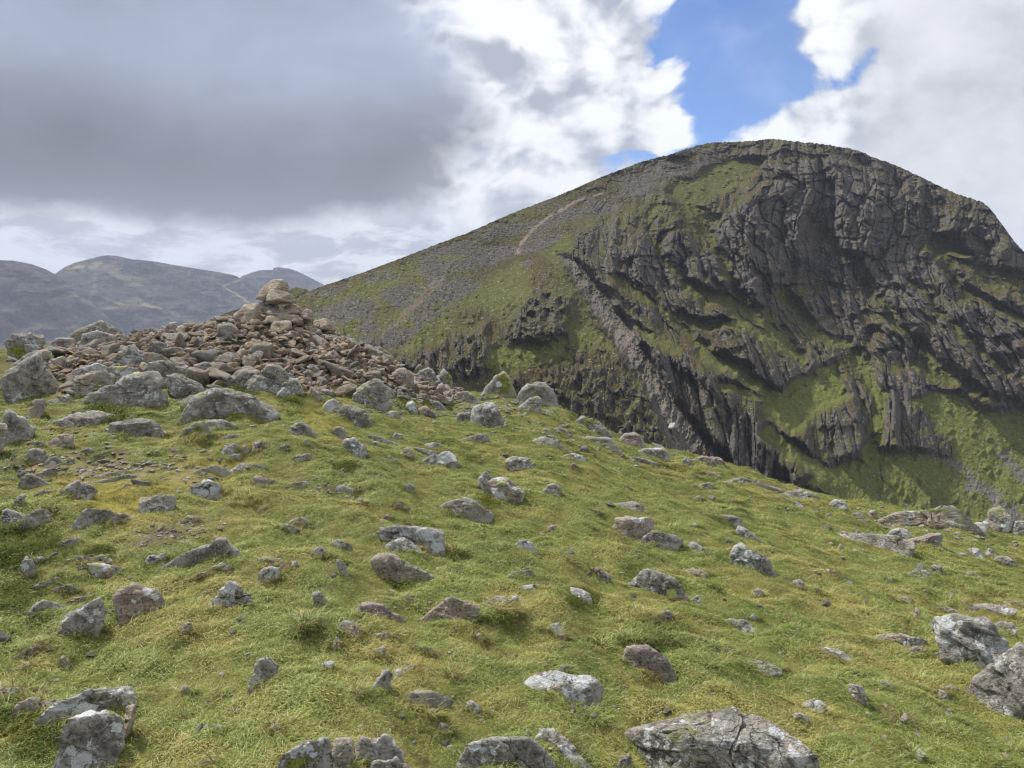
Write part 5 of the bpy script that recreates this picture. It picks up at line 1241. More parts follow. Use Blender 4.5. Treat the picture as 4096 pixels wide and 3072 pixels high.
# big stones of the cairn itself (parts of it): outline, make-up, how far in front (-) or behind (+) the cairn's middle
CAIRN_STONES = '''
A|o|0.10|1625,465 1650,410 1720,345 1780,340 1820,370 1820,425 1700,485
A|b|-0.05|1675,480 1690,425 1730,405 1820,430 1870,470 1850,495 1740,502 1690,492
A|d|0.05|1645,600 1650,490 1690,478 1755,500 1757,560 1700,610
A|t|-0.20|1482,570 1545,505 1635,488 1648,600 1600,657 1520,657
A|t|-0.15|1680,565 1700,540 1860,528 1895,552 1780,580
A|o|-0.30|1680,605 1700,575 1870,560 1925,600 1900,625 1820,610 1720,630
A|t|0.05|1790,520 1850,497 1900,520 1915,545 1820,550
A|t|0.20|1760,545 1900,535 1930,580 1800,600
A|o|-0.05|1820,590 1880,580 1920,615 1900,640 1840,625
A|t|-0.50|1690,695 1720,615 1830,605 1842,655 1780,705 1710,705
A|p|-0.15|1900,565 1940,530 1970,540 1985,590 1960,612 1910,595
A|t|0.00|1990,605 2060,585 2100,620 2100,668 2010,668 1980,645
A|g|-0.75|1830,795 1840,740 1890,712 1960,730 2040,780 2095,812 2050,832 1900,828
A|t|-0.35|1830,690 1860,645 1910,650 1930,700 1870,715
A|o|-0.35|1930,700 1960,665 2000,690 1990,730 1940,735
A|t|-0.15|1905,640 1950,615 2000,650 1990,680 1920,670
A|p|-0.10|1625,650 1680,640 1690,660 1640,672
A|g|-0.30|1740,730 1760,695 1800,700 1800,735
A|t|0.10|1345,575 1480,578 1482,602 1360,607
A|t|0.10|1350,655 1370,605 1430,600 1480,640 1400,660
A|b|-0.1|2060,720 2080,690 2150,735 2170,775 2100,770
B|t|-0.35|580,668 600,600 640,588 700,630 710,672 640,685
B|g|-0.55|690,752 700,700 790,670 830,712 830,757 740,747
B|b|-0.2|820,700 850,665 905,730 890,745
B|p|-0.7|580,870 600,835 660,820 700,850 690,880 610,885
B|t|-0.7|510,860 525,830 570,825 580,860 540,875
B|g|-0.7|350,760 365,720 400,725 410,755 380,770
B|t|-0.4|430,560 470,540 520,590 510,630 440,600
B|g|-0.3|470,560 510,545 600,600 570,620 500,600
'''

# patches that single stones out: kind, crop, outline (or centre and radius)
PATCHES = """
w|E|700,345 780,318 825,345 838,388 790,398 745,405 705,388
w|E|660,372 675,365 690,385 665,392
w|E|1045,560 1085,552 1100,580 1130,575 1155,655 1105,655 1060,600
w|FF|c 470,735,30
w|FF|c 517,753,24
w|FF|440,800 490,790 510,830 450,835
w|FF|1430,590 1460,562 1508,600 1497,645 1450,632
w|FF|1880,705 1920,698 1965,740 1975,768 1905,765
w|FF|512,332 560,322 615,355 650,388 590,382 545,362
w|H|c 1738,658,38
w|H|1420,600 1460,590 1540,670 1510,690 1430,625
w|H|1720,730 1770,715 1780,760 1740,795
w|E|1925,745 2010,738 2022,782 1960,775
w|E|c 175,285,11
w|E|c 228,300,16
w|E|c 292,328,12
w|G|465,1000 540,958 625,980 590,1050 520,1062 470,1040
w|G|690,1100 730,1072 775,1100 765,1155 700,1150
w|G|290,960 380,950 370,1020 290,1020
w|H|c 497,578,32
y|I|400,570 430,558 482,580 472,602 410,592
y|I|550,600 600,600 590,620 560,615
y|I|500,625 550,620 540,640 510,645
w|FF|1690,1190 1760,1158 1775,1180 1725,1245 1690,1238
M|B|1545,800 1645,768 1685,870 1695,920 1600,885 1580,820
w|B|1555,830 1600,825 1605,865 1560,870
y|A|690,885 780,878 805,900 740,918
y|A|820,932 875,920 890,955 850,955
w|D|128,1040 165,1022 182,1060 155,1085
w|D|895,1190 965,1172 955,1230 915,1242
w|D|c 978,1246,26
w|D|c 570,1386,22
w|D|c 615,1340,27
w|D|c 845,1272,15
w|H|1115,1078 1150,1082 1165,1140 1125,1138
M|G|1800,1330 1965,1308 1945,1385 1830,1390
M|A|40,775 150,768 155,835 45,835
w|FF|1875,545 1960,528 1995,560 1930,585
w|FF|2070,540 2135,530 2125,595 2080,605
M|FF|1480,445 1640,440 1790,440 1790,462 1640,470 1490,466
w|E|650,930 690,905 745,910 755,950 700,960
w|E|860,830 900,830 900,870 860,865
w|D|1390,1180 1440,1150 1460,1210 1410,1230
w|D|1260,505 1330,492 1370,520 1300,530
w|B|985,970 1030,950 1050,1000 1010,1020
y|E|2150,1190 2205,1200 2230,1250 2160,1255
w|E|1210,930 1240,905 1250,930 1220,945
w|I|1095,330 1120,330 1200,365 1190,375
w|A|1560,1120 1600,1100 1610,1125 1570,1140
M|G|680,985 790,985 790,1070 700,1040
"""
# ------------------------------------------------------------------ place the rocks
def rock_color(o, k, seed):
    c = KINDS_[k]; rs = np.random.default_rng(seed)
    o.color = (min(1, max(0, c[0] + rs.normal(0, .07))), min(1, max(0, c[1] + rs.normal(0, .10))), min(1, max(0, c[2] + rs.normal(0, .08))), min(1, max(0, c[3])))

def topix(crop, s):
    x0, y0, k = CROPS[crop]
    return [(x0 + float(a.split(',')[0]) * k, y0 + float(a.split(',')[1]) * k) for a in s.split()]

_PT = []
for r_ in PATCHES.strip().splitlines():
    kk, cr, s_ = r_.split('|')
    if s_[0] == 'c':
        cx_, cy_, rr_ = map(float, s_[2:].split(',')); x0_, y0_, q_ = CROPS[cr]
        _PT.append((kk, [(x0_ + (cx_ + rr_ * math.cos(t_)) * q_, y0_ + (cy_ + rr_ * .85 * math.sin(t_)) * q_) for t_ in np.linspace(0, 6.28, 11)[:-1]]))
    else: _PT.append((kk, topix(cr, s_)))
def paint_patches(me, W, Pg, pts):
    a = np.array(pts); V = W + np.asarray(Pg)
    for kk, poly in _PT:
        c = np.mean(poly, 0)
        if not (a[:, 0].min() - 15 < c[0] < a[:, 0].max() + 15 and a[:, 1].min() - 15 < c[1] < a[:, 1].max() + 15): continue
        px, py = to_px(V)
        front = (V[:, :2] @ (np.array(Pg[:2]) / np.linalg.norm(Pg[:2]))) < (V[:, :2] @ (np.array(Pg[:2]) / np.linalg.norm(Pg[:2]))).mean() + 0.25 * np.ptp(V[:, 2])
        f = 1.0 / max(0.05, np.ptp(V[:, 0]))
        sd_ = poly_sd(px + 7 * fbm(W[:, 0] * 9 * f, W[:, 1] * 9 * f, W[:, 2] * 9 * f, 3), py + 5 * fbm(W[:, 0] * 9 * f + 5, W[:, 1] * 9 * f, W[:, 2] * 9 * f, 3), poly)
        v = sst(sd_, -2.5, 3.0) * front
        nm = {'w': 'whitepatch', 'y': 'yellowpatch', 'M': 'mosspatch'}[kk]
        if nm in me.attributes:
            o_ = np.zeros(len(V), np.float32); me.attributes[nm].data.foreach_get('value', o_); v = np.maximum(v, o_); me.attributes[nm].data.foreach_set('value', v.astype(np.float32))
        else: attr(me, nm, v)

LABELS = {}; ANCHORS = []; FOOT = []     # FOOT: (x, y, radius) of rocks, keeps grass off
todo = []
def short(lb):      # phrase of a hand-labelled rock used to find its neighbours by
    return lb.split(',')[0]
rows = [r.split('|') for r in ROCKS.strip().splitlines()]
def foot_px(pts):
    a = np.array(pts); low = a[a[:, 1] > a[:, 1].max() - 0.25 * np.ptp(a[:, 1])]; return low[:, 0].mean(), a[:, 1].max()
_fp = [foot_px(topix(r[0], r[4])) for r in rows]
_P1, _k1 = hit([q[0] for q in _fp], [q[1] for q in _fp])
_P2, _k2 = hit([q[0] for q in _fp], [q[1] + 25 for q in _fp])
_FP = [a if k else (b if k2 else ray(*q) * 13.5 + np.array([0, 0, EYE])) for a, k, b, k2, q in zip(_P1, _k1, _P2, _k2, _fp)]
seed = 0
for crop, k, mode, lb, s in rows:
    seed += 1
    pts = topix(crop, s); a = np.array(pts); w_ = np.ptp(a[:, 0])
    hgt = np.ptp(a[:, 1])
    sub = 6 if w_ > 420 else (5 if w_ > 150 else (4 if w_ > 45 else 3))
    Pg, W, Fc, (wW, hW) = outline_rock(pts, seed, sub, mode, Pg=_FP[seed - 1])
    me = mesh_from('rock', W, Fc, MAT_ROCK, smooth=True)
    paint_patches(me, W, Pg, pts)
    nm = 'boulder' if w_ > 190 else ('rock' if w_ > 60 else 'stone')
    o = link(nm, me, loc=Pg); rock_color(o, k, seed)
    wx, wy = W[:, 0] + Pg[0], W[:, 1] + Pg[1]; above = W[:, 2] + Pg[2] > H(wx, wy, False) - 0.02
    if above.any():
        ax_, ay_ = wx[above], wy[above]
        FOOT.append((ax_.mean(), ay_.mean(), ax_.std(), ay_.std(), np.cov(ax_, ay_)))
    cx, cy = a.mean(0)
    tag(o, cat=nm)
    if lb[0] == '~': todo.append((o, lb[1:], cx, cy, nm))
    else:
        o['label'] = lb; LABELS[lb] = 1
        n_ = len(lb.split())
        if n_ <= 9 and ' the ' not in lb: ANCHORS.append((cx, cy, short(lb)))
    o['group'] = {'boulder': 'boulders on the summit shelf', 'rock': 'rocks bedded in the turf', 'stone': 'small stones in the turf'}[nm]

def auto_label(o, head, cx, cy, nm):
    an = sorted(ANCHORS, key=lambda q: math.hypot(q[0] - cx, (q[1] - cy) * 1.6))
    for q in an[:6]:
        dx, dy = cx - q[0], cy - q[1]
        if abs(dx) > 1.3 * abs(dy): rel = 'right of' if dx > 0 else 'left of'
        else: rel = 'in front of' if dy > 0 else 'behind'
        for extra in ('', 'close ', 'just '):
            lb = f"{head}, {extra}{rel} {'' if q[2].startswith('the ') else 'the '}{q[2]}"
            if extra == 'close ' or extra == 'just ':
                continue
            if lb not in LABELS and len(lb.split()) <= 16:
                LABELS[lb] = 1; o['label'] = lb; return
    for q in an[6:]:
        lb = f"{head}, farther off from the {q[2].replace('the ', '')}"
        if lb not in LABELS and len(lb.split()) <= 16: break
    LABELS[lb] = 1; o['label'] = lb
for t_ in todo: auto_label(*t_)

# loose little stones strewn over the turf, sharing a dozen shapes
VAR = []
def make_variant(seed, sub, flatness):
    rs = np.random.default_rng(seed)
    planes = []
    ext = np.array([1.0, 0.55 + 0.4 * rs.random(), flatness * (0.8 + 0.5 * rs.random())])
    nf = rs.integers(9, 14)
    for i in range(nf):
        n = rs.normal(size=3); n /= np.linalg.norm(n)
        planes.append((n, float(np.linalg.norm(n * ext)) * (0.62 + 0.30 * rs.random())))
    tilt = rs.normal(0, 0.12, 2)
    for s_ in (-1, 1):
        n = np.array([tilt[0], tilt[1], s_]); n /= np.linalg.norm(n); planes.append((n, ext[2] * (0.55 + 0.25 * rs.random())))
    W, Fc = rock_surface((0, 0, 0), planes, ext, sub, seed, 0.55, sharp=110)
    return W, Fc
for i in range(26):
    W, Fc = make_variant(300 + i, 4 if i < 18 else 3, [0.42, 0.55, 0.34, 0.7][i % 4])
    VAR.append(mesh_from('stone', W, Fc, MAT_ROCK, smooth=True))

def in_rock(x, y, grow=1.0):
    for fx, fy, sx, sy, cv in FOOT:
        if abs(x - fx) < 2.4 * sx * grow and abs(y - fy) < 2.4 * sy * grow: return True
    return False

def small_stones():
    rs = np.random.default_rng(5)
    n = 0; heads = ['small grey stone', 'little speckled stone', 'small half-buried stone', 'small pale stone', 'little flat stone', 'small rough stone', 'tiny angular stone', 'little brown-grey stone']
    zones = [(0, 1780, 4096, 3060, 70, 7, 23, 6.), (80, 1800, 900, 1950, 22, 8, 26, 6.), (1560, 1545, 2230, 1660, 52, 16, 44, .22), (1350, 1600, 2000, 1680, 22, 12, 34, .2), (2150, 1640, 2700, 1830, 22, 12, 36, .2), (2300, 1800, 4096, 2500, 22, 8, 24, 6.), (0, 1640, 420, 1780, 16, 12, 40, .2), (40, 1400, 900, 1620, 64, 24, 78, .26)]
    for x0, y0, x1, y1, cnt, s0, s1, mx in zones:
        got = 0; tries = 0
        qx, qy = rs.uniform(x0, x1, cnt * 8), rs.uniform(y0, y1, cnt * 8); QP, QK = hit(qx, qy, 14.0)
        while got < cnt and tries < cnt * 8:
            tries += 1
            px, py = qx[tries - 1], qy[tries - 1]; P = QP[tries - 1]
            if not QK[tries - 1] or in_rock(P[0], P[1], 0.8): continue
            d = math.hypot(P[0], P[1])
            sz = min((s0 + (s1 - s0) * rs.random() ** 2) / F * d * (0.62 if s1 > 30 else 1), 0.07 if mx > 1 else mx)
            m_ = VAR[rs.integers(0, 26)]
            o = link('stone', m_, loc=(P[0], P[1], H(P[0], P[1]) - sz * 0.10 + 0.004))
            o.scale = (sz, sz, sz * (0.9 + 0.4 * rs.random())); o.rotation_euler = (rs.normal(0, .25), rs.normal(0, .25), rs.uniform(0, 6.28))
            rock_color(o, 'ggGwbbd'[rs.integers(0, 7)], 900 + n)
            tag(o, cat='stone', group='small stones in the turf')
            auto_label(o, heads[n % len(heads)], px, py, 'stone')
            got += 1; n += 1
small_stones()

# ------------------------------------------------------------------ the cairn and its apron of loose stones
def build_cairn():
    root = bpy.data.objects.new('cairn', None); COL.objects.link(root)
    cx, cy = CAIRN; root.location = (cx, cy, H(cx, cy) - 1.25)
    root.empty_display_size = 0.3
    tag(root, 'summit cairn of tan broken stones with two big stones balanced on top', 'cairn')
    L0 = Vector(root.location)
    dist0 = math.hypot(cx, cy)
    count = 0
    for i, row in enumerate(CAIRN_STONES.strip().splitlines()):
        crop, k, dz, s = row.split('|')
        pts = topix(crop, s)
        Pg, W, Fc, _ = outline_rock(pts, 500 + i, 4, 'c', dist=dist0 + float(dz) - 0.15, rough=0.45)
        o = link('stone', mesh_from('stone', W, Fc, MAT_ROCK), root, Vector(Pg) - L0); rock_color(o, k, 700 + i); count += 1
    # scattered stones of the pile; region in the photograph turned to ground positions
    rs = np.random.default_rng(21)
    A0 = CROPS['A']; B0 = CROPS['B']
    reg = [(a[0] * .63291 + 0, a[1] * .63291 + 900) for a in [(160, 830), (330, 800), (420, 790), (600, 790), (800, 720), (1000, 660), (1300, 620), (1480, 590), (1560, 520), (1700, 440), (1900, 510), (2060, 570), (2150, 690)]]
    reg += [(a[0] * .63291 + 1000, a[1] * .63291 + 1000) for a in [(640, 560), (760, 650), (900, 720), (1060, 760), (1200, 860), (1330, 900), (1250, 960), (1050, 930), (900, 880), (720, 830), (640, 900), (430, 960)]]
    reg += [(a[0] * .63291 + 0, a[1] * .63291 + 900) for a in [(1950, 1050), (1860, 960), (1640, 1010), (1440, 1010), (1250, 1010), (1000, 960), (700, 1000), (600, 1040), (430, 1080), (380, 960), (160, 900)]]
    pts = []
    x0 = min(q[0] for q in reg); x1 = max(q[0] for q in reg)
    # sample on the ground between r 9 and 13.4
    N_ = 60000
    az = np.radians(rs.uniform(azel(200, 1400)[0], azel(2000, 1400)[0], N_)); rr = np.sqrt(rs.uniform(9.0 ** 2, 14.0 ** 2, N_))
    X, Y = rr * np.sin(az), rr * np.cos(az); Z = H(X, Y)
    px, py = to_px(np.stack([X, Y, Z], -1))
    ins = poly_sd(px, py, reg)
    mh = mound_h(X, Y)
    keep = (ins > -6) | ((mh > 0.10) & (rr > 12.0))
    X0, Y0, Z0 = X[keep], Y[keep], Z[keep]
    keep &= ~((px > 930) & (px < 1330) & (py < 1345))      # the hand-built head of the cairn stands here
    X, Y, Z, px, py, mh = (v[keep] for v in (X, Y, Z, px, py, mh))
    chosen = []
    def place(size_lo, size_hi, target, minsep):
        out = []
        for i in rs.permutation(len(X)):
            s_ = size_lo + (size_hi - size_lo) * rs.random() ** 1.8
            if all((X[i] - q[0]) ** 2 + (Y[i] - q[1]) ** 2 > (minsep * (s_ + q[2])) ** 2 for q in chosen[-400:]):
                chosen.append((X[i], Y[i], s_)); out.append((i, s_))
                if len(out) >= target: break
        return out
    def rot(i):
        # lie down the slope of the mound, with some disorder
        return (rs.normal(0, .38), rs.normal(0, .38), rs.uniform(0, 6.28))
    bigs = place(0.075, 0.20, 270, 0.60)
    kinds = 'tttbotgbtptotbdg'
    for i, s_ in bigs:
        if in_rock(X[i], Y[i], 0.45) and rs.random() < 0.6: continue
        o = link('stone', VAR[rs.integers(0, 18)], root, Vector((X[i], Y[i], Z[i] + s_ * 0.22)) - L0)
        o.scale = (s_, s_ * rs.uniform(.8, 1.1), s_ * rs.uniform(.85, 1.3)); o.rotation_euler = rot(i)
        rock_color(o, kinds[rs.integers(0, len(kinds))], 1200 + i); count += 1
    # everything smaller is one heap of rubble
    VV, FF_, TT = [], [], []
    base = 0
    srcs = [make_variant(800 + q, 2, [0.45, 0.6, 0.35][q % 3]) for q in range(10)]
    X, Y, Z = X0, Y0, Z0
    idx = rs.permutation(len(X))[:3200]
    for i in idx:
        s_ = rs.uniform(0.035, 0.10)
        W, Fc = srcs[rs.integers(0, 10)]
        R = np.array(Matrix.Rotation(rs.uniform(0, 6.28), 3, 'Z') @ Matrix.Rotation(rs.normal(0, .45), 3, 'X') @ Matrix.Rotation(rs.normal(0, .45), 3, 'Y'))
        VV.append((W * s_) @ R.T + [X[i] - L0[0], Y[i] - L0[1], Z[i] + s_ * 0.25 - L0[2]]); FF_.append(Fc + base); base += len(W)
        TT.append(np.full(len(W), rs.random()))
    me = mesh_from('rubble', np.concatenate(VV), np.concatenate(FF_), MAT_RUBBLE, smooth=False); attr(me, 'tone', np.concatenate(TT))
    o = link('rubble', me, root, (0, 0, 0)); tag(o, kind='stuff')
    return count

def mat_rubble(name, dull=0.0):
    m, g = new_mat(name, 0.9, 0.2)
    t = g.at('tone'); p = g.pos
    n = g.noise(p, 14, 5, 0.7); n2 = g.noise(p, 60, 4, 0.7)
    r = g.new('ShaderNodeValToRGB'); cr = r.color_ramp; cr.interpolation = 'CONSTANT'
    cols = [(0, (.30, .235, .155)), (.18, (.235, .185, .13)), (.36, (.36, .28, .18)), (.5, (.20, .165, .13)), (.62, (.40, .33, .235)), (.74, (.26, .17, .145)), (.84, (.22, .21, .195)), (.93, (.33, .32, .29))]
    if dull: cols = [(0, (.24, .22, .19)), (.25, (.31, .29, .25)), (.5, (.20, .185, .16)), (.7, (.38, .36, .32)), (.88, (.28, .23, .19))]
    while len(cr.elements) < len(cols): cr.elements.new(0.5)
    for e, (q, c) in zip(cr.elements, cols): e.position = q; e.color = (*c, 1)
    g.put(r.inputs[0], t)
    c = g.mix(g.ss(n, 0.35, 0.62), g.mix(0.55, r.outputs[0], (.07, .055, .04)), r.outputs[0])
    c = g.mix(g.ss(n2, 0.56, 0.7, 0, .5), c, (.42, .39, .33))
    g.color(c); g.normal(g.bump(g.add(n, g.mul(n2, .4)), 0.8, 0.02))
    return m
MAT_RUBBLE = mat_rubble('broken tan stone')
NC = build_cairn()

# gravel of the worn strip and odd chips through the turf: nobody could count it
def gravel():
    rs = np.random.default_rng(31)
    pts = []
    def strip(line, w, n, smin, smax):
        for _ in range(n):
            i = rs.integers(0, len(line) - 1); t = rs.random()
            px = line[i][0] * (1 - t) + line[i + 1][0] * t + rs.normal(0, w * 1.6); py = line[i][1] * (1 - t) + line[i + 1][1] * t + rs.normal(0, w * 0.5)
            pts.append((px, py, rs.uniform(smin, smax)))
    strip([(80, 1850), (330, 1870), (600, 1865), (820, 1905)], 60, 260, 4, 16)
    strip([(560, 2150), (720, 2140), (790, 2090)], 40, 110, 4, 12)
    strip([(1180, 1930), (1330, 1960), (1420, 2000)], 40, 110, 4, 10)
    strip([(250, 2240), (400, 2260)], 25, 40, 5, 12)
    strip([(1500, 1640), (2100, 1700), (2400, 1800)], 30, 160, 4, 10)
    strip([(1500, 1560), (1750, 1590), (2100, 1640)], 26, 260, 6, 16)
    strip([(3400, 2040), (4000, 2180)], 30, 60, 5, 12)
    strip([(0, 1720), (500, 1740)], 30, 60, 5, 12)
    for _ in range(620): pts.append((rs.uniform(0, 4096), rs.uniform(1680, 3072), 3.5 + 9 * rs.random() ** 2))
    P, ok = hit([q[0] for q in pts], [q[1] for q in pts], 14.2)
    srcs = [make_variant(860 + q, 2, [0.35, 0.5][q % 2]) for q in range(8)]
    VV, FF_, TT = [], [], []; base = 0
    for q, p_, k in zip(pts, P, ok):
        if not k: continue
        s_ = min(q[2] / F * np.linalg.norm(p_ - [0, 0, EYE]), 0.045)
        W, Fc = srcs[rs.integers(0, 8)]
        R = np.array(Matrix.Rotation(rs.uniform(0, 6.28), 3, 'Z') @ Matrix.Rotation(rs.normal(0, .25), 3, 'X'))
        VV.append((W * s_) @ R.T + [p_[0], p_[1], float(H(p_[0], p_[1])) + s_ * 0.06]); FF_.append(Fc + base); base += len(W)
        TT.append(np.full(len(W), rs.random()))
    me = mesh_from('gravel', np.concatenate(VV), np.concatenate(FF_), mat_rubble('grey gravel', 1), smooth=False); attr(me, 'tone', np.concatenate(TT))
    tag(link('gravel', me), 'grey stone chips scattered through the turf and the worn strip', 'gravel', kind='stuff')
gravel()
# ------------------------------------------------------------------ grass, moss and bilberry: clumps of real blades, instanced
def mat_blade(name, cols, dark, straw, scale=1.0):
    m, g = new_mat(name, 0.65, 0.2)
    p = g.pos
    n1 = g.noise(p, 0.55, 4, 0.6); n2 = g.noise(p, 3.6, 4, 0.6)
    c = g.mix(g.ss(n1, 0.36, 0.64), cols[0], cols[1])
    c = g.mix(g.ss(n2, 0.40, 0.66), c, cols[2])
    c = g.mix(g.ss(g.noise(g.vadd(p, (4.0, 9.0, 2.0)), 1.7, 4, 0.65), 0.52, 0.62, 0, 0.9), c, (cols[1][0] * 1.15, cols[1][1] * 0.98, cols[1][2] * 1.1))
    c = g.mix(g.ss(g.noise(g.vadd(p, (8.0, 1.0, 5.0)), 1.1, 4, 0.6), 0.53, 0.62, 0, 0.85), c, (cols[0][0] * 0.55, cols[0][1] * 0.72, cols[0][2] * 0.6))
    bl = g.new('ShaderNodeAttribute'); bl.attribute_name = 'tone'
    t = bl.outputs['Fac']
    c = g.mix(g.ss(t, 0.55, 0.95, 0, 0.8), c, straw)
    c = g.mix(g.ss(t, 0.3, 0.0, 0, 0.6), c, dark)
    h = g.new('ShaderNodeAttribute'); h.attribute_name = 'patch'; h.attribute_type = 'INSTANCER'
    c = g.mix(h.outputs['Fac'], c, (0.36, 0.31, 0.060))
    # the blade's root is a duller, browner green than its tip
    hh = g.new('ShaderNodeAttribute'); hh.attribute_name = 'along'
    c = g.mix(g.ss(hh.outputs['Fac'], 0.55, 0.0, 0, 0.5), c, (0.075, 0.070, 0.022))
    g.color(c)
    b = g.b
    b.inputs['Subsurface Weight'].default_value = 0.0
    # thin leaves pass some light
    tr = g.new('ShaderNodeBsdfTranslucent'); g.put(tr.inputs[0], c)
    mx = g.new('ShaderNodeMixShader'); mx.inputs[0].default_value = 0.28
    out = [n for n in g.nt.nodes if n.type == 'OUTPUT_MATERIAL'][0]
    g.nt.links.new(b.outputs[0], mx.inputs[1]); g.nt.links.new(tr.outputs[0], mx.inputs[2]); g.nt.links.new(mx.outputs[0], out.inputs[0])
    return m

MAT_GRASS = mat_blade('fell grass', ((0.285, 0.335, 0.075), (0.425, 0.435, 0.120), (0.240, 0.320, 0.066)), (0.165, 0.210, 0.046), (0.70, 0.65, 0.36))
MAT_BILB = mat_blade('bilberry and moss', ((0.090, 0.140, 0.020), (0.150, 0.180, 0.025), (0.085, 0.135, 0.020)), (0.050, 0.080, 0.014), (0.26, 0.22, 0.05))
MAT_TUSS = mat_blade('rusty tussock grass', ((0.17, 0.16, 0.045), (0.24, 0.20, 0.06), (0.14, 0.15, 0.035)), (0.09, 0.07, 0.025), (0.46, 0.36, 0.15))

def clump(name, nb, rad_, lmin, lmax, wid, lay, mat, seed, comb=0.6, segs=3, strawp=0.25):
    """one tuft: bent blades, most combed one way by the wind"""
    rs = np.random.default_rng(seed); V, Fc, tone, along = [], [], [], []
    for b in range(nb):
        r = rad_ * math.sqrt(rs.random()); th = rs.uniform(0, 6.283)
        x, y = r * math.cos(th), r * math.sin(th)
        L = rs.uniform(lmin, lmax); w = wid * rs.uniform(.7, 1.3)
        if rs.random() < comb: hd = rs.normal(0.0, 0.7)
        else: hd = rs.uniform(0, 6.283)
        dx, dy = math.cos(hd), math.sin(hd); sx, sy = -dy, dx
        ly = lay * rs.uniform(.6, 1.3)
        px, pz = 0.0, -0.004
        base = len(V); ang = 1.25 - 0.5 * ly
        tn = rs.random() * 0.55 if rs.random() > strawp else 0.6 + 0.4 * rs.random()
        for k in range(segs + 1):
            f = k / segs; ww = w * (1 - f ** 1.6) * 0.5 + 0.0002
            V.append((x + px * dx + sx * ww, y + px * dy + sy * ww, pz)); V.append((x + px * dx - sx * ww, y + px * dy - sy * ww, pz))
            tone += [tn, tn]; along += [f, f]
            px += math.cos(ang) * L / segs; pz += math.sin(ang) * L / segs; ang -= ly * 1.25 / segs * (0.7 + f)
            pz = max(pz, 0.001)
        for k in range(segs): Fc.append((base + 2 * k, base + 2 * k + 1, base + 2 * k + 3, base + 2 * k + 2))
    me = mesh_from(name, V, Fc, mat, smooth=True); attr(me, 'tone', tone); attr(me, 'along', along)
    return me

def leaf_clump(name, nl, rad_, h, lsz, mat, seed):
    rs = np.random.default_rng(seed); V, Fc, tone, along = [], [], [], []
    for b in range(nl):
        r = rad_ * math.sqrt(rs.random()); th = rs.uniform(0, 6.283); z = h * rs.random() * (1 - (r / rad_) ** 2 * .7)
        c = Vector((r * math.cos(th), r * math.sin(th), z))
        R = Matrix.Rotation(rs.uniform(0, 6.28), 3, 'Z') @ Matrix.Rotation(rs.normal(.2, .6), 3, 'X') @ Matrix.Rotation(rs.normal(0, .5), 3, 'Y')
        s_ = lsz * rs.uniform(.6, 1.3); base = len(V)
        for q in ((-1, 0, 0), (0, -.45, .08), (1, 0, 0), (0, .45, .08)): V.append(tuple(c + R @ (Vector(q) * s_)))
        Fc.append((base, base + 1, base + 2, base + 3)); tn = rs.random(); tone += [tn] * 4; along += [0.4 + 0.6 * z / h] * 4
    me = mesh_from(name, V, Fc, mat, smooth=True); attr(me, 'tone', tone); attr(me, 'along', along); return me

def scatter(name, pts, scl, rotz, nrm, pick, patch, sources, label, cat):
    """points with attributes; a geometry-nodes tree puts a clump on each"""
    me = bpy.data.meshes.new(name); me.vertices.add(len(pts)); me.vertices.foreach_set('co', np.asarray(pts, np.float32).ravel())
    attr(me, 'scl', scl); attr(me, 'patch', patch)
    # euler from normal tilt and heading
    nx, ny, nz_ = nrm[:, 0], nrm[:, 1], nrm[:, 2]
    for k, v in (('ex', -np.arctan2(ny, nz_)), ('ey', np.arctan2(nx, nz_)), ('ez', rotz)): attr(me, k, v)
    a = me.attributes.new('pick', 'INT', 'POINT'); a.data.foreach_set('value', np.asarray(pick, np.int32))
    o = link(name, me)
    c = bpy.data.collections.new(name + ' clumps')      # not linked to the scene: only a source for the instances
    for i, s in enumerate(sources):
        so = bpy.data.objects.new(f'{name}_clump', s); c.objects.link(so)
    ng = bpy.data.node_groups.new(name, 'GeometryNodeTree')
    ng.interface.new_socket('Geometry', in_out='INPUT', socket_type='NodeSocketGeometry')
    ng.interface.new_socket('Geometry', in_out='OUTPUT', socket_type='NodeSocketGeometry')
    nn = ng.nodes; L = ng.links.new
    gi, go = nn.new('NodeGroupInput'), nn.new('NodeGroupOutput')
    ci = nn.new('GeometryNodeCollectionInfo'); ci.inputs[0].default_value = c; ci.inputs['Separate Children'].default_value = True; ci.inputs['Reset Children'].default_value = True
    ip = nn.new('GeometryNodeInstanceOnPoints'); ip.inputs['Pick Instance'].default_value = True
    def na(nm, ty):
        n = nn.new('GeometryNodeInputNamedAttribute'); n.data_type = ty; n.inputs[0].default_value = nm; return n.outputs[0]
    cx1 = nn.new('ShaderNodeCombineXYZ'); L(na('ex', 'FLOAT'), cx1.inputs[0]); L(na('ey', 'FLOAT'), cx1.inputs[1])
    cx2 = nn.new('ShaderNodeCombineXYZ'); L(na('ez', 'FLOAT'), cx2.inputs[2])
    e1 = nn.new('FunctionNodeEulerToRotation'); L(cx1.outputs[0], e1.inputs[0])
    e2 = nn.new('FunctionNodeEulerToRotation'); L(cx2.outputs[0], e2.inputs[0])
    rr = nn.new('FunctionNodeRotateRotation'); rr.rotation_space = 'LOCAL'; L(e1.outputs[0], rr.inputs[0]); L(e2.outputs[0], rr.inputs[1])
    L(gi.outputs[0], ip.inputs['Points']); L(ci.outputs[0], ip.inputs['Instance']); L(na('pick', 'INT'), ip.inputs['Instance Index'])
    L(rr.outputs[0], ip.inputs['Rotation']); L(na('scl', 'FLOAT'), ip.inputs['Scale']); L(ip.outputs[0], go.inputs[0])
    md = o.modifiers.new('clumps', 'NODES'); md.node_group = ng
    tag(o, label, cat, kind='stuff'); return o

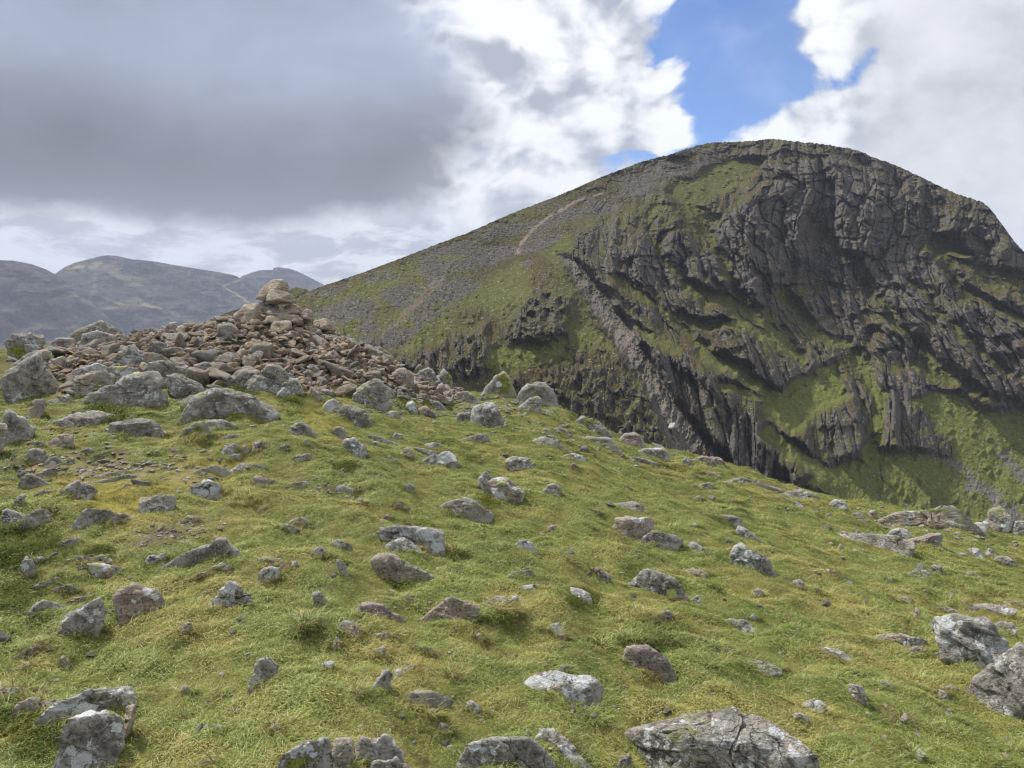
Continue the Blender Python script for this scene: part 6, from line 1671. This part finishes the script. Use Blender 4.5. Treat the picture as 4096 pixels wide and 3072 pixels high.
def inside_rock_mask(X, Y, shrink=1.0):
    m = np.zeros(len(X), bool)
    for fx, fy, sx, sy, cv in FOOT:
        near = (np.abs(X - fx) < 3 * sx + .05) & (np.abs(Y - fy) < 3 * sy + .05)
        if not near.any(): continue
        C_ = cv + np.eye(2) * 1e-5; ic = np.linalg.inv(C_)
        dx, dy = X[near] - fx, Y[near] - fy
        q = ic[0, 0] * dx * dx + 2 * ic[0, 1] * dx * dy + ic[1, 1] * dy * dy
        m[np.where(near)[0]] |= q < (1.45 * shrink) ** 2
    return m

def cover():
    rs = np.random.default_rng(77)
    bands = [(1.9, 3.2, 2800), (3.2, 5.0, 1900), (5.0, 7.5, 1150), (7.5, 10.5, 620), (10.5, 15.2, 360)]
    XX, YY, SS = [], [], []
    for r0, r1, den in bands:
        area = (r1 ** 2 - r0 ** 2) / 2 * rad(82); n = int(area * den)
        a = np.radians(rs.uniform(-41, 41, n)); r = np.sqrt(rs.uniform(r0 ** 2, r1 ** 2, n))
        XX.append(r * np.sin(a)); YY.append(r * np.cos(a)); SS.append(np.full(n, math.sqrt(2300 / den) ** 0.55))
    # thinner all round, for anyone who turns or steps back
    n = 9000; a = np.radians(rs.uniform(41, 319, n)); r = np.sqrt(rs.uniform(0.2, 9 ** 2, n)); XX.append(r * np.sin(a)); YY.append(r * np.cos(a)); SS.append(np.full(n, 1.9))
    n = 4000; a = np.radians(rs.uniform(-41, 41, n)); r = np.sqrt(rs.uniform(0.1, 1.9 ** 2, n)); XX.append(r * np.sin(a)); YY.append(r * np.cos(a)); SS.append(np.full(n, 1.0))
    X, Y, S = np.concatenate(XX), np.concatenate(YY), np.concatenate(SS)
    Z = H(X, Y); e = 0.06
    gx = (H(X + e, Y, False) - H(X - e, Y, False)) / (2 * e); gy = (H(X, Y + e, False) - H(X, Y - e, False)) / (2 * e)
    nrm = np.stack([-gx, -gy, np.ones(len(X))], -1); nrm /= np.linalg.norm(nrm, axis=1, keepdims=True)
    px, py = to_px(np.stack([X, Y, Z], -1))
    front = Y > 0.3
    n1 = fbm(X * 1.1, Y * 1.1, 40.0, 3); n2 = fbm(X * 3.5, Y * 3.5, 50.0, 3)
    bare = np.exp(-(seg_dist(px, py, [(60, 1830), (330, 1875), (600, 1870), (800, 1905)])[0] / 62) ** 2) + np.exp(-(seg_dist(px, py, [(560, 2150), (720, 2130), (800, 2080)])[0] / 48) ** 2)
    bare += 0.6 * np.exp(-(seg_dist(px, py, [(1200, 1930), (1350, 1960), (1420, 2000)])[0] / 45) ** 2)
    yel = np.exp(-(seg_dist(px, py, [(150, 1870), (480, 1960), (560, 2030), (400, 2000), (700, 1900), (900, 1880)])[0] / 70) ** 2) + 0.6 * np.exp(-(seg_dist(px, py, [(1250, 1680), (1330, 1700)])[0] / 60) ** 2)
    mossy = np.zeros(len(X))
    for mx, my, mr, k in [(90, 2200, 230, 1), (60, 2380, 150, 1), (420, 1650, 130, .9), (150, 1600, 100, .7), (900, 1640, 110, .9), (1000, 1560, 90, .8), (760, 1650, 70, .6), (1150, 1580, 90, 1), (1960, 2010, 70, .9),
                          (2330, 2400, 110, .9), (90, 2900, 170, 1), (850, 2450, 110, .6), (560, 1830, 120, .4), (2490, 2980, 60, .7), (2370, 2960, 60, .6), (3730, 2220, 80, .5), (3640, 2500, 80, .6), (1600, 2340, 90, .7), (2700, 2500, 110, .6), (3240, 2420, 140, .45), (3100, 2150, 120, .4)]:
        mossy = np.maximum(mossy, k * np.exp(-(((px - mx) / mr) ** 2 + ((py - my) / (mr * .55)) ** 2)))
    mossy = mossy * front
    rk = inside_rock_mask(X, Y, 0.98); md = mound_h(X, Y)
    ok = ~rk & (md < 0.05 + 0.04 * n2) & ~(front & (bare * (0.62 + 0.9 * n2) > 0.50) )
    r_ = np.hypot(X, Y)
    ok &= rs.random(len(X)) > 0.10
    ismoss = (mossy + 0.35 * n2 > 0.62) | ((n1 > 0.62) & (n2 > 0.25))
    g_ = ok & ~ismoss; b_ = ok & ismoss & (rs.random(len(X)) < 0.8)
    heading = -0.5 + 0.7 * fbm(X * 0.8, Y * 0.8, 60.0, 2)
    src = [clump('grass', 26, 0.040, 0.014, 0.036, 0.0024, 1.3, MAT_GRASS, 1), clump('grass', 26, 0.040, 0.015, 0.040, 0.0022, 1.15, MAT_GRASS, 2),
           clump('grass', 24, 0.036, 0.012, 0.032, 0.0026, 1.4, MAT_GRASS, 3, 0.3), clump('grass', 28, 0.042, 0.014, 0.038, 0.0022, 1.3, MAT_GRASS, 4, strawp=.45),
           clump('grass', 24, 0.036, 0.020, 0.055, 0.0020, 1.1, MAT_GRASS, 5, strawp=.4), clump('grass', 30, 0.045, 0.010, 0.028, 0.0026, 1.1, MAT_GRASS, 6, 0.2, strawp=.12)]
    def go(mask, nm, srcs, lb, cat, k=1.0, prob=(.2, .2, .22, .16, .06, .16)):
        n = mask.sum(); far = 1 + 0.12 * np.clip(r_[mask] - 3, 0, 12)
        sc_ = S[mask] * k * 0.80 * np.clip(1 + 0.5 * fbm(X[mask] * 1.9, Y[mask] * 1.9, 70.0, 2), .6, 1.5) * rs.uniform(.75, 1.25, n)
        pick = rs.choice(len(srcs), n, p=prob if len(srcs) == 6 else None)
        pt = np.clip(yel[mask] * front[mask] * (0.8 + 0.8 * n2[mask]), 0, .9)
        scatter(nm, np.stack([X, Y, Z], -1)[mask], sc_, heading[mask] + rs.normal(0, .5, n), nrm[mask], pick, pt, srcs, lb, cat)
    go(g_, 'grass', src, 'short wind-combed yellow-green fell grass', 'grass')
    bs = [leaf_clump('bilberry', 60, .055, .045, .007, MAT_BILB, 1), leaf_clump('bilberry', 60, .06, .035, .006, MAT_BILB, 2), clump('moss', 34, .045, .012, .035, .003, .8, MAT_BILB, 7, 0.1)]
    go(b_, 'bilberry', bs, 'dark green bilberry and moss between the rocks', 'bilberry')
    # longer rusty grass against the feet of rocks and on tussocks
    TX, TY, TS = [], [], []
    for fx, fy, sx, sy, cv in FOOT:
        d = math.hypot(fx, fy)
        nn = int(min(26, 5 + 34 * (sx + sy)))
        ew, ev = np.linalg.eigh(cv + np.eye(2) * 1e-5)
        for _ in range(nn):
            th = rs.uniform(0, 6.283); q = ev @ (np.sqrt(np.maximum(ew, 1e-6)) * np.array([math.cos(th), math.sin(th)]) * rs.uniform(1.5, 2.0))
            TX.append(fx + q[0]); TY.append(fy + q[1]); TS.append(rs.uniform(.45, .95))
    for tx, ty, n, spread, k in [(780, 1740, 46, 50, 1.15), (2000, 2450, 40, 42, 1.1), (2750, 1885, 46, 55, 1.0), (2900, 2010, 30, 40, .9), (520, 1725, 30, 60, .9), (930, 1990, 30, 60, .9), (2900, 2640, 22, 60, .9), (1830, 2210, 5, 10, 1), (2560, 2560, 26, 60, .9), (3920, 2380, 26, 90, .9), (60, 2800, 30, 60, 1), (560, 1650, 26, 30, .7), (2600, 2460, 26, 30, 1.), (1240, 2500, 26, 40, 1.)]:
        P, k_ok = hit(tx + rs.normal(0, spread, n), ty + rs.normal(0, spread * .4, n), 14.5)
        for p_, kk in zip(P, k_ok):
            if kk: TX.append(p_[0]); TY.append(p_[1]); TS.append(k * rs.uniform(.8, 1.3))
    TX, TY, TS = map(np.array, (TX, TY, TS)); keep = ~inside_rock_mask(TX, TY, .9); TX, TY, TS = TX[keep], TY[keep], TS[keep]
    keep = mound_h(TX, TY) < 0.12; TX, TY, TS = TX[keep], TY[keep], TS[keep]
    TZ = H(TX, TY)
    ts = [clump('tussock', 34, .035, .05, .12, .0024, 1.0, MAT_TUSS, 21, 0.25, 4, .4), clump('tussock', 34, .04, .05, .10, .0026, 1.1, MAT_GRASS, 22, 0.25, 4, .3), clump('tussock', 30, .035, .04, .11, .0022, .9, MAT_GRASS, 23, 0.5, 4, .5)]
    up = np.tile([0, 0, 1.0], (len(TX), 1))
    scatter('tussocks', np.stack([TX, TY, TZ], -1), TS, rs.uniform(-1.6, 0.8, len(TX)), up, rs.integers(0, 3, len(TX)), np.zeros(len(TX)), ts, 'longer rusty and straw-coloured grass around the rocks', 'grass')
cover()

# ------------------------------------------------------------------ far off: walkers on the ridge path, a sheep, a pale block on the scree
def skin_body(name, verts, edges, radii, mat, parent=None, loc=None, root=0, sub=1):
    me = bpy.data.meshes.new(name); me.from_pydata(verts, edges, []); me.materials.append(mat)
    o = link(name, me, parent, loc)
    md = o.modifiers.new('skin', 'SKIN'); me.skin_vertices.new() if not me.skin_vertices else None
    for i, r in enumerate(radii):
        s = me.skin_vertices[0].data[i]; s.radius = (r, r); s.use_root = (i == root)
    sb = o.modifiers.new('sub', 'SUBSURF'); sb.levels = sub; sb.render_levels = sub
    return o
def plain(name, c, r=.9):
    m, g = new_mat(name, r, .1); n = g.noise(g.pos, 3, 3); g.color(g.mix(n, tuple(v * .8 for v in c), tuple(v * 1.2 for v in c))); return m
M_DARK = plain('dark walking clothes', (.018, .018, .022)); M_NAVY = plain('navy jacket', (.02, .025, .05)); M_SKINT = plain('skin', (.40, .25, .18)); M_WOOL = plain('sheep fleece', (.66, .62, .54)); M_FACE = plain('sheep face', (.10, .09, .08)); M_PACK = plain('backpack', (.10, .03, .03))

def walker(px, py, jacket, label, flip=1):
    P = fell_point(px / T, py / T)
    d = Vector((P.x, P.y, 0)).normalized(); P = P - d * 1.2
    root = bpy.data.objects.new('person', None); COL.objects.link(root); root.location = P; root.rotation_euler = (0, 0, rad(25 * flip))
    V = [(0, 0, .93), (0, 0.02, 1.15), (0, .05, 1.42), (0, .07, 1.52), (0, .10, 1.66), (.10, .05, .88), (.11, .22, .50), (.11, .20, .08), (.11, .32, .04), (-.10, -.02, .88), (-.11, -.10, .48), (-.11, -.32, .10), (-.11, -.20, .03),
         (.20, .05, 1.40), (.25, .00, 1.13), (.24, .20, .98), (-.20, .05, 1.40), (-.25, .10, 1.13), (-.24, .28, 1.05)]
    E_ = [(0, 1), (1, 2), (2, 3), (3, 4), (0, 5), (5, 6), (6, 7), (7, 8), (0, 9), (9, 10), (10, 11), (11, 12), (2, 13), (13, 14), (14, 15), (2, 16), (16, 17), (17, 18)]
    R = [.15, .15, .16, .06, .11, .10, .07, .05, .045, .10, .07, .05, .045, .07, .05, .035, .07, .05, .035]
    skin_body('body', V, E_, R, jacket, root)
    skin_body('backpack', [(0, -.16, 1.08), (0, -.15, 1.25), (0, -.12, 1.42)], [(0, 1), (1, 2)], [.13, .15, .10], M_PACK, root)
    tag(root, label, 'person', 'walkers on the ridge path')
walker(2025, 1017, M_NAVY, 'walker in dark clothes, lowest of three on the ridge path', -1)
walker(2053, 1006, M_DARK, 'walker in black standing right of the lowest one at the path')
walker(2035, 995, M_DARK, 'walker half hidden behind the stones, highest of the three')

def sheep():
    P = fell_point(1957 / T, 1023 / T); d = Vector((P.x, P.y, 0)).normalized(); P = P - d * 2.2 + Vector((0, 0, .25))
    root = bpy.data.objects.new('sheep', None); COL.objects.link(root); root.location = P; root.rotation_euler = (0, 0, rad(80))
    V = [(0, -.42, .62), (0, -.1, .64), (0, .25, .66), (0, .42, .70), (0, .55, .62), (0, .72, .42)]; E_ = [(0, 1), (1, 2), (2, 3), (3, 4), (4, 5)]; R = [.24, .30, .27, .17, .11, .06]
    for s in (-1, 1):
        for y_, b, k in ((-.34, 0, .10), (.24, 2, -.02)):
            i = len(V); V += [(s * .13, y_, .42), (s * .13, y_ - k, .20), (s * .13, y_ - .02, .02)]; E_ += [(b, i), (i, i + 1), (i + 1, i + 2)]; R += [.10, .045, .04]
    skin_body('body', V, E_, R, M_WOOL, root, root=1)
    skin_body('head', [(0, .56, .60), (0, .70, .42), (0, .76, .34)], [(0, 1), (1, 2)], [.10, .075, .05], M_FACE, root)
    tag(root, 'white sheep grazing on the green band of the far slope', 'sheep')
sheep()
def scree_block():
    P = fell_point(1454, 918); W, Fc = make_variant(990, 4, .75)
    o = link('boulder', mesh_from('boulder', W * 1.9, Fc, MAT_ROCK), loc=P - Vector((P.x, P.y, 0)).normalized() * 1.0)
    o.color = (.3, 1, 0, 0); tag(o, 'pale lone boulder on the scree gully of the mountain', 'boulder')
scree_block()
